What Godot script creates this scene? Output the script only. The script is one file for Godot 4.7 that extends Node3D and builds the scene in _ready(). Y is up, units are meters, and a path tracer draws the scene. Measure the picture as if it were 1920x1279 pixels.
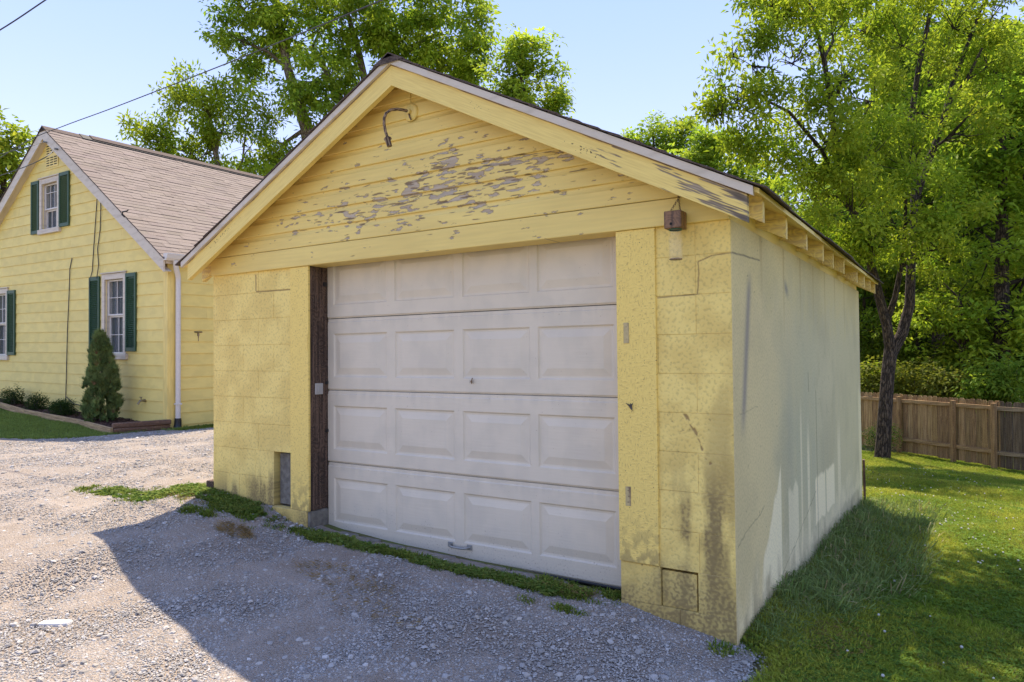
extends Node3D

# ---------------------------------------------------------------- mesh builder
class MB:
	var v := PackedVector3Array()
	var n := PackedVector3Array()
	var uv := PackedVector2Array()
	var c := PackedColorArray()
	var tint := Color.WHITE
	var mode := 2          # 0 xy, 1 zy, 2 by normal, 3 grain along axis
	var axis := 0
	var off := Vector2.ZERO
	var sc := Vector2.ONE
	var xf := Transform3D()

	func uvof(p: Vector3, m: Vector3) -> Vector2:
		var q := Vector2(p.x, p.y)
		if mode == 1:
			q = Vector2(-p.z, p.y)
		elif mode == 2:
			var a := m.abs()
			if a.x >= a.y and a.x >= a.z:
				q = Vector2(-p.z, p.y)
			elif a.y >= a.z:
				q = Vector2(p.x, p.z)
		elif mode == 3:
			if axis == 0:
				q = Vector2(p.x, p.y + p.z)
			elif axis == 1:
				q = Vector2(p.y, p.x + p.z)
			else:
				q = Vector2(p.z, p.x + p.y)
		return q * sc + off

	func vert(p: Vector3, m: Vector3, t: Vector2) -> void:
		v.append(xf * p)
		n.append((xf.basis * m).normalized())
		uv.append(t)
		c.append(tint)

	func tri(a: Vector3, b: Vector3, d: Vector3) -> void:   # counter-clockwise from outside
		var m := (b - a).cross(d - a).normalized()
		vert(a, m, uvof(a, m))
		vert(d, m, uvof(d, m))
		vert(b, m, uvof(b, m))

	func quad(a: Vector3, b: Vector3, d: Vector3, e: Vector3) -> void:
		tri(a, b, d)
		tri(a, d, e)

	func box(ce: Vector3, s: Vector3, bev := 0.0) -> void:
		var h := s * 0.5
		if bev <= 0.0:
			var p: Array[Vector3] = []
			for i in 8:
				p.append(ce + Vector3(h.x if i & 1 else -h.x, h.y if i & 2 else -h.y, h.z if i & 4 else -h.z))
			quad(p[1], p[3], p[7], p[5])
			quad(p[0], p[4], p[6], p[2])
			quad(p[2], p[6], p[7], p[3])
			quad(p[0], p[1], p[5], p[4])
			quad(p[4], p[5], p[7], p[6])
			quad(p[0], p[2], p[3], p[1])
			return
		var b := minf(bev, minf(h.x, minf(h.y, h.z)) * 0.9)
		var g := func(sx: float, sy: float, sz: float, k: int) -> Vector3:
			return ce + Vector3(sx * (h.x - (0.0 if k == 0 else b)), sy * (h.y - (0.0 if k == 1 else b)), sz * (h.z - (0.0 if k == 2 else b)))
		for s1 in [-1.0, 1.0]:
			_q(g.call(s1, -1, -1, 0), g.call(s1, 1, -1, 0), g.call(s1, 1, 1, 0), g.call(s1, -1, 1, 0), Vector3(s1, 0, 0))
			_q(g.call(-1, s1, -1, 1), g.call(1, s1, -1, 1), g.call(1, s1, 1, 1), g.call(-1, s1, 1, 1), Vector3(0, s1, 0))
			_q(g.call(-1, -1, s1, 2), g.call(1, -1, s1, 2), g.call(1, 1, s1, 2), g.call(-1, 1, s1, 2), Vector3(0, 0, s1))
			for s2 in [-1.0, 1.0]:
				_q(g.call(s1, s2, -1, 0), g.call(s1, s2, 1, 0), g.call(s1, s2, 1, 1), g.call(s1, s2, -1, 1), Vector3(s1, s2, 0))
				_q(g.call(s1, -1, s2, 0), g.call(s1, 1, s2, 0), g.call(s1, 1, s2, 2), g.call(s1, -1, s2, 2), Vector3(s1, 0, s2))
				_q(g.call(-1, s1, s2, 1), g.call(1, s1, s2, 1), g.call(1, s1, s2, 2), g.call(-1, s1, s2, 2), Vector3(0, s1, s2))
				for s3 in [-1.0, 1.0]:
					_t(g.call(s1, s2, s3, 0), g.call(s1, s2, s3, 1), g.call(s1, s2, s3, 2), Vector3(s1, s2, s3))

	func _q(a: Vector3, b: Vector3, d: Vector3, e: Vector3, out: Vector3) -> void:
		if (b - a).cross(d - a).dot(out) < 0.0:
			quad(a, e, d, b)
		else:
			quad(a, b, d, e)

	func _t(a: Vector3, b: Vector3, d: Vector3, out: Vector3) -> void:
		if (b - a).cross(d - a).dot(out) < 0.0:
			tri(a, d, b)
		else:
			tri(a, b, d)

	func tube(pts: Array, radii: Array, sides := 8, cap := true, vs := 1.0) -> void:
		var rings := []
		var up := Vector3(0.13, 0.21, 0.97).normalized()
		var along := 0.0
		var lens := []
		for i in pts.size():
			var a: Vector3 = pts[maxi(i - 1, 0)]
			var b: Vector3 = pts[mini(i + 1, pts.size() - 1)]
			var d := (b - a).normalized()
			if absf(d.dot(up)) > 0.95:
				up = Vector3(0.9, 0.1, -0.3).normalized()
			var s := d.cross(up).normalized()
			var t := s.cross(d).normalized()
			up = t
			if i > 0:
				along += (pts[i] as Vector3).distance_to(pts[i - 1])
			lens.append(along)
			var ring := []
			for k in sides + 1:
				var w := TAU * k / sides
				var m: Vector3 = s * cos(w) + t * sin(w)
				ring.append([pts[i] + m * float(radii[i]), m])
			rings.append(ring)
		for i in pts.size() - 1:
			for k in sides:
				var q := [rings[i][k], rings[i][k + 1], rings[i + 1][k + 1], rings[i + 1][k]]
				var u0 := float(k) / sides
				var u1 := float(k + 1) / sides
				var t := [Vector2(lens[i] * vs, u0), Vector2(lens[i] * vs, u1), Vector2(lens[i + 1] * vs, u1), Vector2(lens[i + 1] * vs, u0)]
				var order := [0, 2, 1, 0, 3, 2]
				var fn: Vector3 = (q[1][0] - q[0][0]).cross(q[3][0] - q[0][0])
				if fn.dot(q[0][1]) < 0.0:
					order = [0, 1, 2, 0, 2, 3]
				for o in order:
					vert(q[o][0], q[o][1], t[o])
		if cap:
			for e in [0, pts.size() - 1]:
				var dd: Vector3 = (pts[1] - pts[0]) if e == 0 else (pts[-1] - pts[-2])
				for k in sides:
					_t(pts[e], rings[e][k][0], rings[e][k + 1][0], -dd if e == 0 else dd)

	func lathe(base: Vector3, prof: Array, sides := 16) -> void:   # prof of Vector2(radius, height)
		for i in prof.size() - 1:
			var p0: Vector2 = prof[i]
			var p1: Vector2 = prof[i + 1]
			var sl := Vector2(p1.y - p0.y, p0.x - p1.x).normalized()
			for k in sides:
				var a0 := TAU * k / sides
				var a1 := TAU * (k + 1) / sides
				var q := []
				for e in [[a0, p0], [a1, p0], [a1, p1], [a0, p1]]:
					var d := Vector3(cos(e[0]), 0, -sin(e[0]))
					q.append([base + d * e[1].x + Vector3(0, e[1].y, 0), (d * sl.x + Vector3(0, sl.y, 0)).normalized()])
				for o in [0, 2, 1, 0, 3, 2]:
					vert(q[o][0], q[o][1], Vector2(q[o][0].x + q[o][0].z, q[o][0].y) * sc + off)

	func mesh() -> ArrayMesh:
		var a := []
		a.resize(Mesh.ARRAY_MAX)
		a[Mesh.ARRAY_VERTEX] = v
		a[Mesh.ARRAY_NORMAL] = n
		a[Mesh.ARRAY_TEX_UV] = uv
		a[Mesh.ARRAY_COLOR] = c
		var m := ArrayMesh.new()
		m.add_surface_from_arrays(Mesh.PRIMITIVE_TRIANGLES, a)
		return m


var rng := RandomNumberGenerator.new()
var mats := {}
var cam: Camera3D
var eye := Vector3(0.993, 1.503, 3.690)
var e_right: Vector3
var e_up: Vector3
var e_fwd: Vector3
const GT := 0.0108        # the garage leans by this much
var names := {}

func R(a: float, b: float) -> float:
	return rng.randf_range(a, b)

func numbered(s: String) -> String:
	if not names.has(s):
		names[s] = 0
		return s
	names[s] += 1
	return "%s_%03d" % [s, names[s]]

func thing(called: String, label: String, category: String, at_ := Vector3.ZERO, group := "") -> Node3D:
	var o := Node3D.new()
	o.name = numbered(called)
	add_child(o)
	o.position = at_
	tag(o, label, category, group)
	return o

func tag(o: Node3D, label: String, category := "", group := "") -> void:
	o.set_meta("label", label)
	if category:
		o.set_meta("category", category)
	if group:
		o.set_meta("group", group)

func put(called: String, m: Mesh, mat: Material, parent: Node3D, kids: Dictionary = {}) -> MeshInstance3D:
	var o := MeshInstance3D.new()
	o.mesh = m
	o.material_override = mat
	if parent == self:
		o.name = numbered(called)
	else:
		if not parent.has_meta("_n"):
			parent.set_meta("_n", {})
		var d: Dictionary = parent.get_meta("_n")
		if d.has(called):
			d[called] += 1
			o.name = "%s_%03d" % [called, d[called]]
		else:
			d[called] = 0
			o.name = called
	parent.add_child(o)
	return o

func struct(o: Node3D, kind := "structure") -> Node3D:
	o.set_meta("kind", kind)
	return o

func multi(called: String, m: Mesh, mat: Material, where: Array, tints: PackedColorArray, parent: Node3D, kind := "stuff") -> MultiMeshInstance3D:
	var mm := MultiMesh.new()
	mm.transform_format = MultiMesh.TRANSFORM_3D
	mm.use_colors = true
	mm.mesh = m
	mm.instance_count = where.size()
	for i in where.size():
		mm.set_instance_transform(i, where[i])
		mm.set_instance_color(i, tints[i])
	var o := MultiMeshInstance3D.new()
	o.multimesh = mm
	o.material_override = mat
	o.name = numbered(called) if parent == self else called
	parent.add_child(o, true)
	o.set_meta("kind", kind)
	return o

func L(r: float, g: float, b: float) -> Color:      # linear base colour -> sRGB
	return Color(r, g, b).linear_to_srgb()

func mat(called: String, col: Color, rough := 0.8, tex: Texture2D = null, height: Texture2D = null, hs := 0.0) -> StandardMaterial3D:
	var m := StandardMaterial3D.new()
	m.resource_name = called
	m.albedo_color = col
	m.roughness = rough
	if tex:
		m.albedo_texture = tex
	if height:
		m.heightmap_enabled = true
		m.heightmap_texture = height
		m.heightmap_scale = hs
	mats[called] = m
	return m

# a point of the place seen at that pixel of a 1920-wide picture, so many metres ahead
func at(u: float, v: float, d: float) -> Vector3:
	return eye + (e_fwd + e_right * ((u - 960.0) / 1330.0) - e_up * ((v - 639.5) / 1330.0)) * d

# ---------------------------------------------------------------- noise pictures
func nz(w: int, h: int, freq: float, sd: int, oct := 4, kind := FastNoiseLite.TYPE_SIMPLEX_SMOOTH, seamless := false) -> PackedByteArray:
	var f := FastNoiseLite.new()
	f.noise_type = kind
	f.seed = sd
	f.frequency = freq
	f.fractal_octaves = oct
	if oct <= 1:
		f.fractal_type = FastNoiseLite.FRACTAL_NONE
	var im: Image = f.get_seamless_image(w, h, false, false, 0.15) if seamless else f.get_image(w, h)
	im.convert(Image.FORMAT_L8)
	return im.get_data()

func nzs(w: int, h: int, sx: int, sy: int, freq: float, sd: int, oct := 4, seamless := false) -> PackedByteArray:   # stretched by sx, sy
	var f := FastNoiseLite.new()
	f.noise_type = FastNoiseLite.TYPE_SIMPLEX_SMOOTH
	f.seed = sd
	f.frequency = freq
	f.fractal_octaves = oct
	var im: Image = f.get_seamless_image(w / sx, h / sy, false, false, 0.15) if seamless else f.get_image(w / sx, h / sy)
	im.convert(Image.FORMAT_L8)
	im.resize(w, h, Image.INTERPOLATE_CUBIC)
	return im.get_data()

func tex_of(w: int, h: int, d: PackedByteArray) -> ImageTexture:
	return ImageTexture.create_from_image(Image.create_from_data(w, h, false, Image.FORMAT_RGB8, d))

func tex_grey(w: int, h: int, d: PackedByteArray) -> ImageTexture:
	return ImageTexture.create_from_image(Image.create_from_data(w, h, false, Image.FORMAT_L8, d))

func sstep(a: float, b: float, x: float) -> float:
	var t := clampf((x - a) / (b - a), 0.0, 1.0)
	return t * t * (3.0 - 2.0 * t)

func bump(x: float, y: float, cx: float, cy: float, sx: float, sy: float) -> float:
	var a := (x - cx) / sx
	var b := (y - cy) / sy
	return exp(-a * a - b * b)

func speck(w: int, h: int, base: Color, alt: Color, freq: float, sd: int, lo: float, hi: float, oct := 4, sx := 1, sy := 1) -> ImageTexture:   # tiling two-tone noise
	var a := nzs(w, h, sx, sy, freq, sd, oct, true)
	var b := nz(w, h, 0.35, sd + 7, 2, FastNoiseLite.TYPE_SIMPLEX_SMOOTH, true)
	var d := PackedByteArray()
	d.resize(w * h * 3)
	for i in w * h:
		var t := sstep(lo, hi, a[i] / 255.0) * 0.75 + b[i] / 255.0 * 0.25
		var q := base.lerp(alt, t)
		d[i * 3] = q.r8
		d[i * 3 + 1] = q.g8
		d[i * 3 + 2] = q.b8
	return tex_of(w, h, d)

# ---------------------------------------------------------------- ground heights
const GX0 := -34.0
const GZ0 := -34.0
const GS := 0.2
const GNX := 240
const GNZ := 210
var gh := PackedFloat32Array()
var gpts := [
	[0, 0, -0.01], [-0.32, 0.05, 0.035], [-0.62, 0.05, 0.095], [-1.5, 0.05, 0.115], [-2.3, 0.05, 0.125], [-3.0, 0.1, 0.14], [-3.3, 0.15, 0.18],
	[-3.65, 0.03, 0.29], [-4.35, 0.02, 0.33], [-4.4, -2, 0.34], [-4.4, -4, 0.32], [-4.2, 1.1, 0.225], [-5, 0.5, 0.27], [-3, 1.8, 0.075], [-1.7, 1.65, 0.045], [-0.5, 1, -0.04],
	[0.2, 0.15, -0.075], [0.5, 1.5, -0.09], [1, 3.7, -0.05], [-2, 3.5, 0.02], [-6, 2, 0.17], [-6, -1, 0.29], [-8, -3, 0.24], [-9.5, -4, 0.22], [-10.3, -3.3, 0.2],
	[-11, -1.1, 0.16], [-12.3, -3.1, 0.25], [-14, -3, 0.31], [-16.5, -3.1, 0.42], [-20, -3.5, 0.5], [-14, -1.2, 0.2], [-20, 0, 0.2], [-12, 6, 0.1], [-9, -9, 0.2], [-9, -14, 0.1],
	[0.1, -2.5, -0.1], [0.1, -5.2, -0.22], [0.6, -3, -0.13], [1.2, -2, -0.13], [1.2, -0.5, -0.11], [3, -2, -0.2], [4, -6, -0.45], [0.5, -8, -0.5], [0, -11, -0.78],
	[-1, -14, -1.02], [-1.4, -17.8, -1.13], [0.8, -16, -1.1], [2, -15, -1.08], [5, -13, -1.0], [-4, -18, -1.1], [-4, -8, -0.25], [-12, -14, -0.3], [-20, -20, -0.4], [-10, -30, -1.2], [5, -30, -1.5], [10, -14, -1.1], [12, 2, -0.4],
]

func raw_height(x: float, z: float) -> float:
	var sw := 0.0
	var s := 0.0
	for p in gpts:
		var dx: float = x - p[0]
		var dz: float = z - p[1]
		var q := dx * dx + dz * dz + 0.04
		var w := 1.0 / (q * q)
		sw += w
		s += w * p[2]
	return s / sw

func ground(x: float, z: float) -> float:
	var fx := clampf((x - GX0) / GS, 0.0, GNX - 1.001)
	var fz := clampf((z - GZ0) / GS, 0.0, GNZ - 1.001)
	var i := int(fx)
	var j := int(fz)
	fx -= i
	fz -= j
	var k := j * GNX + i
	return lerpf(lerpf(gh[k], gh[k + 1], fx), lerpf(gh[k + GNX], gh[k + GNX + 1], fx), fz)

func gv(x: float, z: float, up := 0.0) -> Vector3:
	return Vector3(x, ground(x, z) + up, z)

var drive := PackedVector2Array([
	Vector2(0.03, -0.1), Vector2(0.17, -0.02), Vector2(0.2, 0.12), Vector2(0.15, 0.4), Vector2(0.12, 0.9), Vector2(0.2, 2.0), Vector2(0.5, 4.0), Vector2(6.0, 6.0), Vector2(13.0, 7.8), Vector2(-33, 7.8), Vector2(-33, -0.2),
	Vector2(-20, -0.55), Vector2(-14, -0.85), Vector2(-12, -1.0), Vector2(-11, -1.5), Vector2(-10.3, -2.15), Vector2(-10.22, -3.05), Vector2(-9.95, -3.3), Vector2(-9.8, -14), Vector2(-4.4, -14), Vector2(-4.4, 0.0), Vector2(-3.15, 0.0),
	Vector2(-3.1, -0.18), Vector2(-0.7, -0.18), Vector2(-0.6, 0.0), Vector2(-0.05, 0.0)])

func in_drive(x: float, z: float) -> bool:
	return Geometry2D.is_point_in_polygon(Vector2(x, z), drive)

# ================================================================= the place
func _ready() -> void:
	rng.seed = 20240611
	camera_sky_sun()
	make_materials()
	make_ground()
	make_garage()
	make_house()
	make_fence()
	make_trees()
	make_yard()
	make_small_things()

func camera_sky_sun() -> void:
	cam = Camera3D.new()
	cam.name = "camera"
	cam.fov = 51.36
	cam.near = 0.05
	cam.far = 900.0
	cam.position = eye
	cam.rotation = Vector3(0.0153, 0.5689, 0.0)
	add_child(cam)
	cam.current = true
	e_right = cam.basis.x
	e_up = cam.basis.y
	e_fwd = -cam.basis.z
	var we := WorldEnvironment.new()
	we.name = "world_environment"
	var en := Environment.new()
	en.background_mode = Environment.BG_SKY
	var sm := ProceduralSkyMaterial.new()
	sm.sky_top_color = Color(0.52, 0.625, 0.87)
	sm.sky_horizon_color = Color(0.905, 0.92, 0.955)
	sm.sky_curve = 0.16
	sm.sky_energy_multiplier = 0.92
	sm.ground_horizon_color = Color(0.80, 0.83, 0.84)
	sm.ground_bottom_color = Color(0.55, 0.53, 0.48)
	sm.sun_angle_max = 40.0
	sm.sun_curve = 0.12
	var sky := Sky.new()
	sky.sky_material = sm
	en.sky = sky
	en.background_energy_multiplier = 1.0
	en.tonemap_mode = Environment.TONE_MAPPER_LINEAR
	en.tonemap_exposure = 2.3
	en.sdfgi_enabled = true
	en.ssao_enabled = true
	en.ssil_enabled = true
	we.environment = en
	add_child(we)
	var sun := DirectionalLight3D.new()
	sun.name = "sun"
	sun.light_color = Color(1.0, 0.94, 0.84)
	sun.light_energy = 1.38
	sun.light_angular_distance = 0.5
	sun.shadow_enabled = true
	var to_sun := Vector3(-0.20, 0.895, -0.40).normalized()
	sun.basis = Basis.looking_at(-to_sun, Vector3.UP)
	add_child(sun)

# ---------------------------------------------------------------- materials
const YR := 0.95
const YG := 0.84
const YB := 0.49

func make_materials() -> void:
	var Y := Color(YR, YG, YB)
	gable_paint()
	wall_paint()
	side_paint()
	osb_paint()
	rake_paint()
	# plain paints with a fine grain
	var yb := speck(512, 256, Y, Y.darkened(0.10), 0.02, 31, 0.3, 0.8, 4, 8, 1)
	var hb := tex_grey(512, 256, nzs(512, 256, 16, 1, 0.05, 33, 3, true))
	mat("yellow_board", Color.WHITE, 0.55, yb, hb, 0.15)
	var hy := Color(0.93, 0.835, 0.49)
	var sb := speck(512, 512, hy, hy.darkened(0.05), 0.012, 41, 0.25, 0.8, 4, 2, 1)
	var sbh := tex_grey(512, 512, nzs(512, 512, 1, 2, 0.2, 42, 2, true))
	var ms := mat("siding_paint", Color.WHITE, 0.6, sb, sbh, 0.03)
	ms.vertex_color_use_as_albedo = true
	var wn := wood_tex(512, 128, Y, Color(0.80, 0.69, 0.46), 37)
	mat("worn_yellow", Color.WHITE, 0.75, wn[0], wn[1], 0.4)
	mat("white_trim", Color(0.82, 0.765, 0.69), 0.5, speck(256, 256, Color(1, 1, 1), Color(0.9, 0.89, 0.87), 0.02, 51, 0.4, 0.9, 4, 4, 1))
	mat("white_metal", Color(0.83, 0.80, 0.765), 0.4)
	door_paint()
	mat("shutter_green", L(0.022, 0.072, 0.036), 0.5)
	mat("black_plastic", L(0.015, 0.015, 0.016), 0.5)
	mat("cable_black", L(0.03, 0.028, 0.026), 0.6)
	mat("wire_grey", L(0.05, 0.05, 0.05), 0.6)
	var wt := wood_tex(512, 256, Color(0.42, 0.33, 0.27), Color(0.20, 0.145, 0.115), 61)
	mat("old_post", Color.WHITE, 0.85, wt[0], wt[1], 0.5)
	var ft := wood_tex(512, 256, Color(0.80, 0.67, 0.48), Color(0.54, 0.425, 0.29), 71)
	var mf := mat("fence_wood", Color.WHITE, 0.85, ft[0], ft[1], 0.35)
	mf.vertex_color_use_as_albedo = true
	var ct := wood_tex(256, 128, Color(0.53, 0.385, 0.255), Color(0.33, 0.225, 0.145), 81)
	mat("trap_wood", Color.WHITE, 0.5, ct[0], ct[1], 0.1)
	var bt := bark_tex()
	mat("bark", Color.WHITE, 0.95, bt[0], bt[1], 3.0)
	var bp := bark_tex(Color(0.38, 0.32, 0.26), Color(0.66, 0.59, 0.51))
	mat("bark_pale", Color.WHITE, 0.95, bp[0], bp[1], 2.0)
	mat("bark_far", L(0.09, 0.075, 0.06), 0.95)
	# concrete, shingles, rust
	mat("concrete", Color.WHITE, 0.95, speck(256, 256, Color(0.52, 0.50, 0.46), Color(0.40, 0.38, 0.35), 0.03, 91, 0.2, 0.8), tex_grey(256, 256, nz(256, 256, 0.15, 92, 3, FastNoiseLite.TYPE_SIMPLEX_SMOOTH, true)), 0.5)
	var msh := mat("roof_shingle", Color.WHITE, 0.95, speck(512, 512, Color(0.565, 0.515, 0.48), Color(0.41, 0.365, 0.335), 0.09, 95, 0.2, 0.8))
	msh.vertex_color_use_as_albedo = true
	mat("dark_shingle", Color.WHITE, 0.95, speck(256, 256, Color(0.40, 0.34, 0.305), Color(0.27, 0.22, 0.20), 0.09, 96, 0.2, 0.8))
	mat("ridge_black", L(0.022, 0.02, 0.02), 0.8)
	mat("rusty", Color.WHITE, 0.75, speck(128, 128, Color(0.62, 0.52, 0.40), Color(0.20, 0.13, 0.09), 0.035, 97, 0.45, 0.62))
	mat("galvanised", L(0.30, 0.30, 0.29), 0.45).metallic = 0.6
	mat("brass", L(0.28, 0.24, 0.17), 0.4).metallic = 0.8
	mat("plate_tan", Color.WHITE, 0.7, speck(128, 128, Color(0.78, 0.70, 0.50), Color(0.46, 0.38, 0.28), 0.05, 98, 0.45, 0.62))
	mat("plate_grey", L(0.42, 0.39, 0.36), 0.6)
	mat("dark_void", L(0.012, 0.011, 0.01), 0.9)
	mat("curtain", L(0.07, 0.06, 0.07), 0.9)
	mat("room_dark", L(0.035, 0.03, 0.032), 0.9)
	var g := mat("pane_glass", Color(0.8, 0.85, 0.86, 0.06), 0.03)
	g.transparency = BaseMaterial3D.TRANSPARENCY_ALPHA
	g.metallic_specular = 0.15
	var pb := mat("clear_plastic", Color(0.95, 0.92, 0.85, 0.035), 0.06)
	pb.transparency = BaseMaterial3D.TRANSPARENCY_ALPHA
	pb.metallic_specular = 0.3
	mat("green_ring", L(0.02, 0.12, 0.07), 0.4)
	var tw := wood_tex(256, 128, Color(0.55, 0.42, 0.32), Color(0.36, 0.26, 0.20), 87)
	mat("timber_wood", Color.WHITE, 0.85, tw[0], tw[1], 0.3)
	# ground
	var gr := gravel_tex()
	var mg := mat("gravel", Color.WHITE, 0.95, gr[0], gr[1], 2.2)
	mg.uv1_scale = Vector3(0.7, 0.7, 0.7)
	var so := speck(512, 512, Color(0.36, 0.40, 0.165), Color(0.39, 0.36, 0.22), 0.02, 101, 0.35, 0.7)
	var mso := mat("soil", Color.WHITE, 1.0, so, gr[1], 1.0)
	mso.uv1_scale = Vector3(0.5, 0.5, 0.5)
	mat("mulch_soil", L(0.035, 0.022, 0.016), 1.0)
	# instanced things take the colour of their copy
	for e in [["stone", 0.9, 0.0], ["blade", 0.7, 0.8], ["leaf", 0.6, 1.0], ["needle", 0.7, 0.3], ["mulch_chip", 0.95, 0.0], ["flower", 0.8, 0.3]]:
		var m := mat(e[0], Color.WHITE, e[1])
		m.vertex_color_use_as_albedo = true
		m.metallic_specular = 0.25 if e[2] > 0.0 else 0.4
		if e[2] > 0.0:
			m.backlight_enabled = true
			m.backlight = Color(e[2], e[2], e[2] * 0.8).linear_to_srgb()

func wood_tex(w: int, h: int, a: Color, b: Color, sd: int) -> Array:     # grain runs along u
	var g := nzs(w, h, 24, 1, 0.06, sd, 4, true)
	var k := nz(w, h, 0.012, sd + 1, 2, FastNoiseLite.TYPE_SIMPLEX_SMOOTH, true)
	var d := PackedByteArray()
	d.resize(w * h * 3)
	var hh := PackedByteArray()
	hh.resize(w * h)
	for i in w * h:
		var t := g[i] / 255.0
		var ringy := 0.5 + 0.5 * sin((k[i] / 255.0) * 42.0 + t * 3.0)
		var f := clampf(t * 0.75 + ringy * 0.25, 0.0, 1.0)
		f = sstep(0.2, 0.85, f)
		var q := a.lerp(b, f)
		d[i * 3] = q.r8
		d[i * 3 + 1] = q.g8
		d[i * 3 + 2] = q.b8
		hh[i] = int((1.0 - f) * 255.0)
	return [tex_of(w, h, d), tex_grey(w, h, hh)]

func bark_tex(dark := Color(0.17, 0.13, 0.10), pale := Color(0.43, 0.365, 0.30)) -> Array:
	var w := 512
	var h := 256
	var g := nzs(w, h, 8, 1, 0.05, 301, 4, true)
	var k := nz(w, h, 0.05, 302, 3, FastNoiseLite.TYPE_SIMPLEX_SMOOTH, true)
	var d := PackedByteArray()
	d.resize(w * h * 3)
	var hh := PackedByteArray()
	hh.resize(w * h)
	for i in w * h:
		var ridge := absf(g[i] / 255.0 - 0.5) * 2.0
		var f := sstep(0.03, 0.45, ridge)
		var q := dark.lerp(pale, f * (0.6 + 0.4 * k[i] / 255.0))
		d[i * 3] = q.r8
		d[i * 3 + 1] = q.g8
		d[i * 3 + 2] = q.b8
		hh[i] = int(f * 255.0)
	return [tex_of(w, h, d), tex_grey(w, h, hh)]

func gravel_tex() -> Array:
	var w := 1024
	var c := nz(w, w, 0.10, 111, 1, FastNoiseLite.TYPE_CELLULAR, true)
	var c2 := nz(w, w, 0.22, 112, 1, FastNoiseLite.TYPE_CELLULAR, true)
	var f := nz(w, w, 0.006, 113, 4, FastNoiseLite.TYPE_SIMPLEX_SMOOTH, true)
	var s := nz(w, w, 0.4, 114, 2, FastNoiseLite.TYPE_SIMPLEX_SMOOTH, true)
	var d := PackedByteArray()
	d.resize(w * w * 3)
	var hh := PackedByteArray()
	hh.resize(w * w)
	for i in w * w:
		var a := c[i] / 255.0
		var b := c2[i] / 255.0
		var m := sstep(0.35, 0.75, f[i] / 255.0)
		var hgt := clampf(0.55 * (1.0 - a) + 0.45 * (1.0 - b), 0.0, 1.0)
		var t := clampf(0.25 + 0.55 * hgt + (s[i] / 255.0 - 0.5) * 0.7, 0.0, 1.0)
		var q := Color(0.40, 0.365, 0.335).lerp(Color(0.755, 0.70, 0.645), t)
		q = q.lerp(Color(0.62, 0.555, 0.49).darkened(0.25 * (1.0 - t)), m * 0.5)
		d[i * 3] = q.r8
		d[i * 3 + 1] = q.g8
		d[i * 3 + 2] = q.b8
		hh[i] = int(hgt * 255.0)
	return [tex_of(w, w, d), tex_grey(w, w, hh)]

# the clapboards of the gable: x -4.5..0.1, y 2.1..3.5
func gable_paint() -> void:
	var w := 1472
	var h := 448
	var flake := nzs(w, h, 4, 1, 0.085, 121, 4)
	var big := nzs(w, h, 2, 1, 0.02, 122, 3)
	var dash := nzs(w, h, 8, 1, 0.09, 123, 2)
	var mott := nzs(w, h, 4, 1, 0.012, 124, 4)
	var grain := nzs(w, h, 20, 1, 0.12, 125, 3)
	var d := PackedByteArray()
	d.resize(w * h * 3)
	var hh := PackedByteArray()
	hh.resize(w * h)
	var Y := Color(YR, YG, YB)
	for j in h:
		var y := 3.5 - 1.4 * j / h
		for i in w:
			var x := -4.5 + 4.6 * i / w
			var k := j * w + i
			var bias := 0.205 * bump(x, y, -1.85, 2.62, 1.05, 0.24) + 0.14 * bump(x, y, -2.9, 2.5, 0.7, 0.14) + 0.16 * bump(x, y, -1.95, 2.82, 0.16, 0.07) + 0.10 * bump(x, y, -1.2, 2.6, 0.9, 0.2)
			var e := flake[k] / 255.0 * 0.58 + big[k] / 255.0 * 0.42 + bias
			var da := dash[k] / 255.0 * 0.86 + bias * 0.75 + grain[k] / 255.0 * 0.06
			var m := mott[k] / 255.0
			var gn := grain[k] / 255.0
			var q := Y.lerp(Color(YR * 0.93, YG * 0.915, YB * 0.9), m * 0.8)
			q = q.darkened(0.05 * gn)
			var hgt := 0.72 + 0.08 * gn
			var peel := sstep(0.815, 0.835, e)
			if peel > 0.0:
				q = q.lerp(Color(0.77, 0.70, 0.60).lerp(Color(0.64, 0.56, 0.46), gn), peel)
				hgt = lerpf(hgt, 0.2 + 0.25 * gn, peel)
			var lip := sstep(0.79, 0.82, e) * (1.0 - sstep(0.82, 0.84, e))
			q = q.lerp(Color(0.36, 0.28, 0.20), lip * 0.55)  # flake-edge crack; its dark colour also carries the shadow beneath curled paint
			hgt += lip * 0.2
			var dk := sstep(0.83, 0.88, da)
			q = q.lerp(Color(0.42, 0.33, 0.23), dk * 0.7)
			hgt -= dk * 0.3
			d[k * 3] = q.r8
			d[k * 3 + 1] = q.g8
			d[k * 3 + 2] = q.b8
			hh[k] = int(clampf(hgt, 0.0, 1.0) * 255.0)
	var m2 := mat("gable_paint", Color.WHITE, 0.6, tex_of(w, h, d), tex_grey(w, h, hh), 0.7)
	m2.texture_repeat = false

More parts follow.
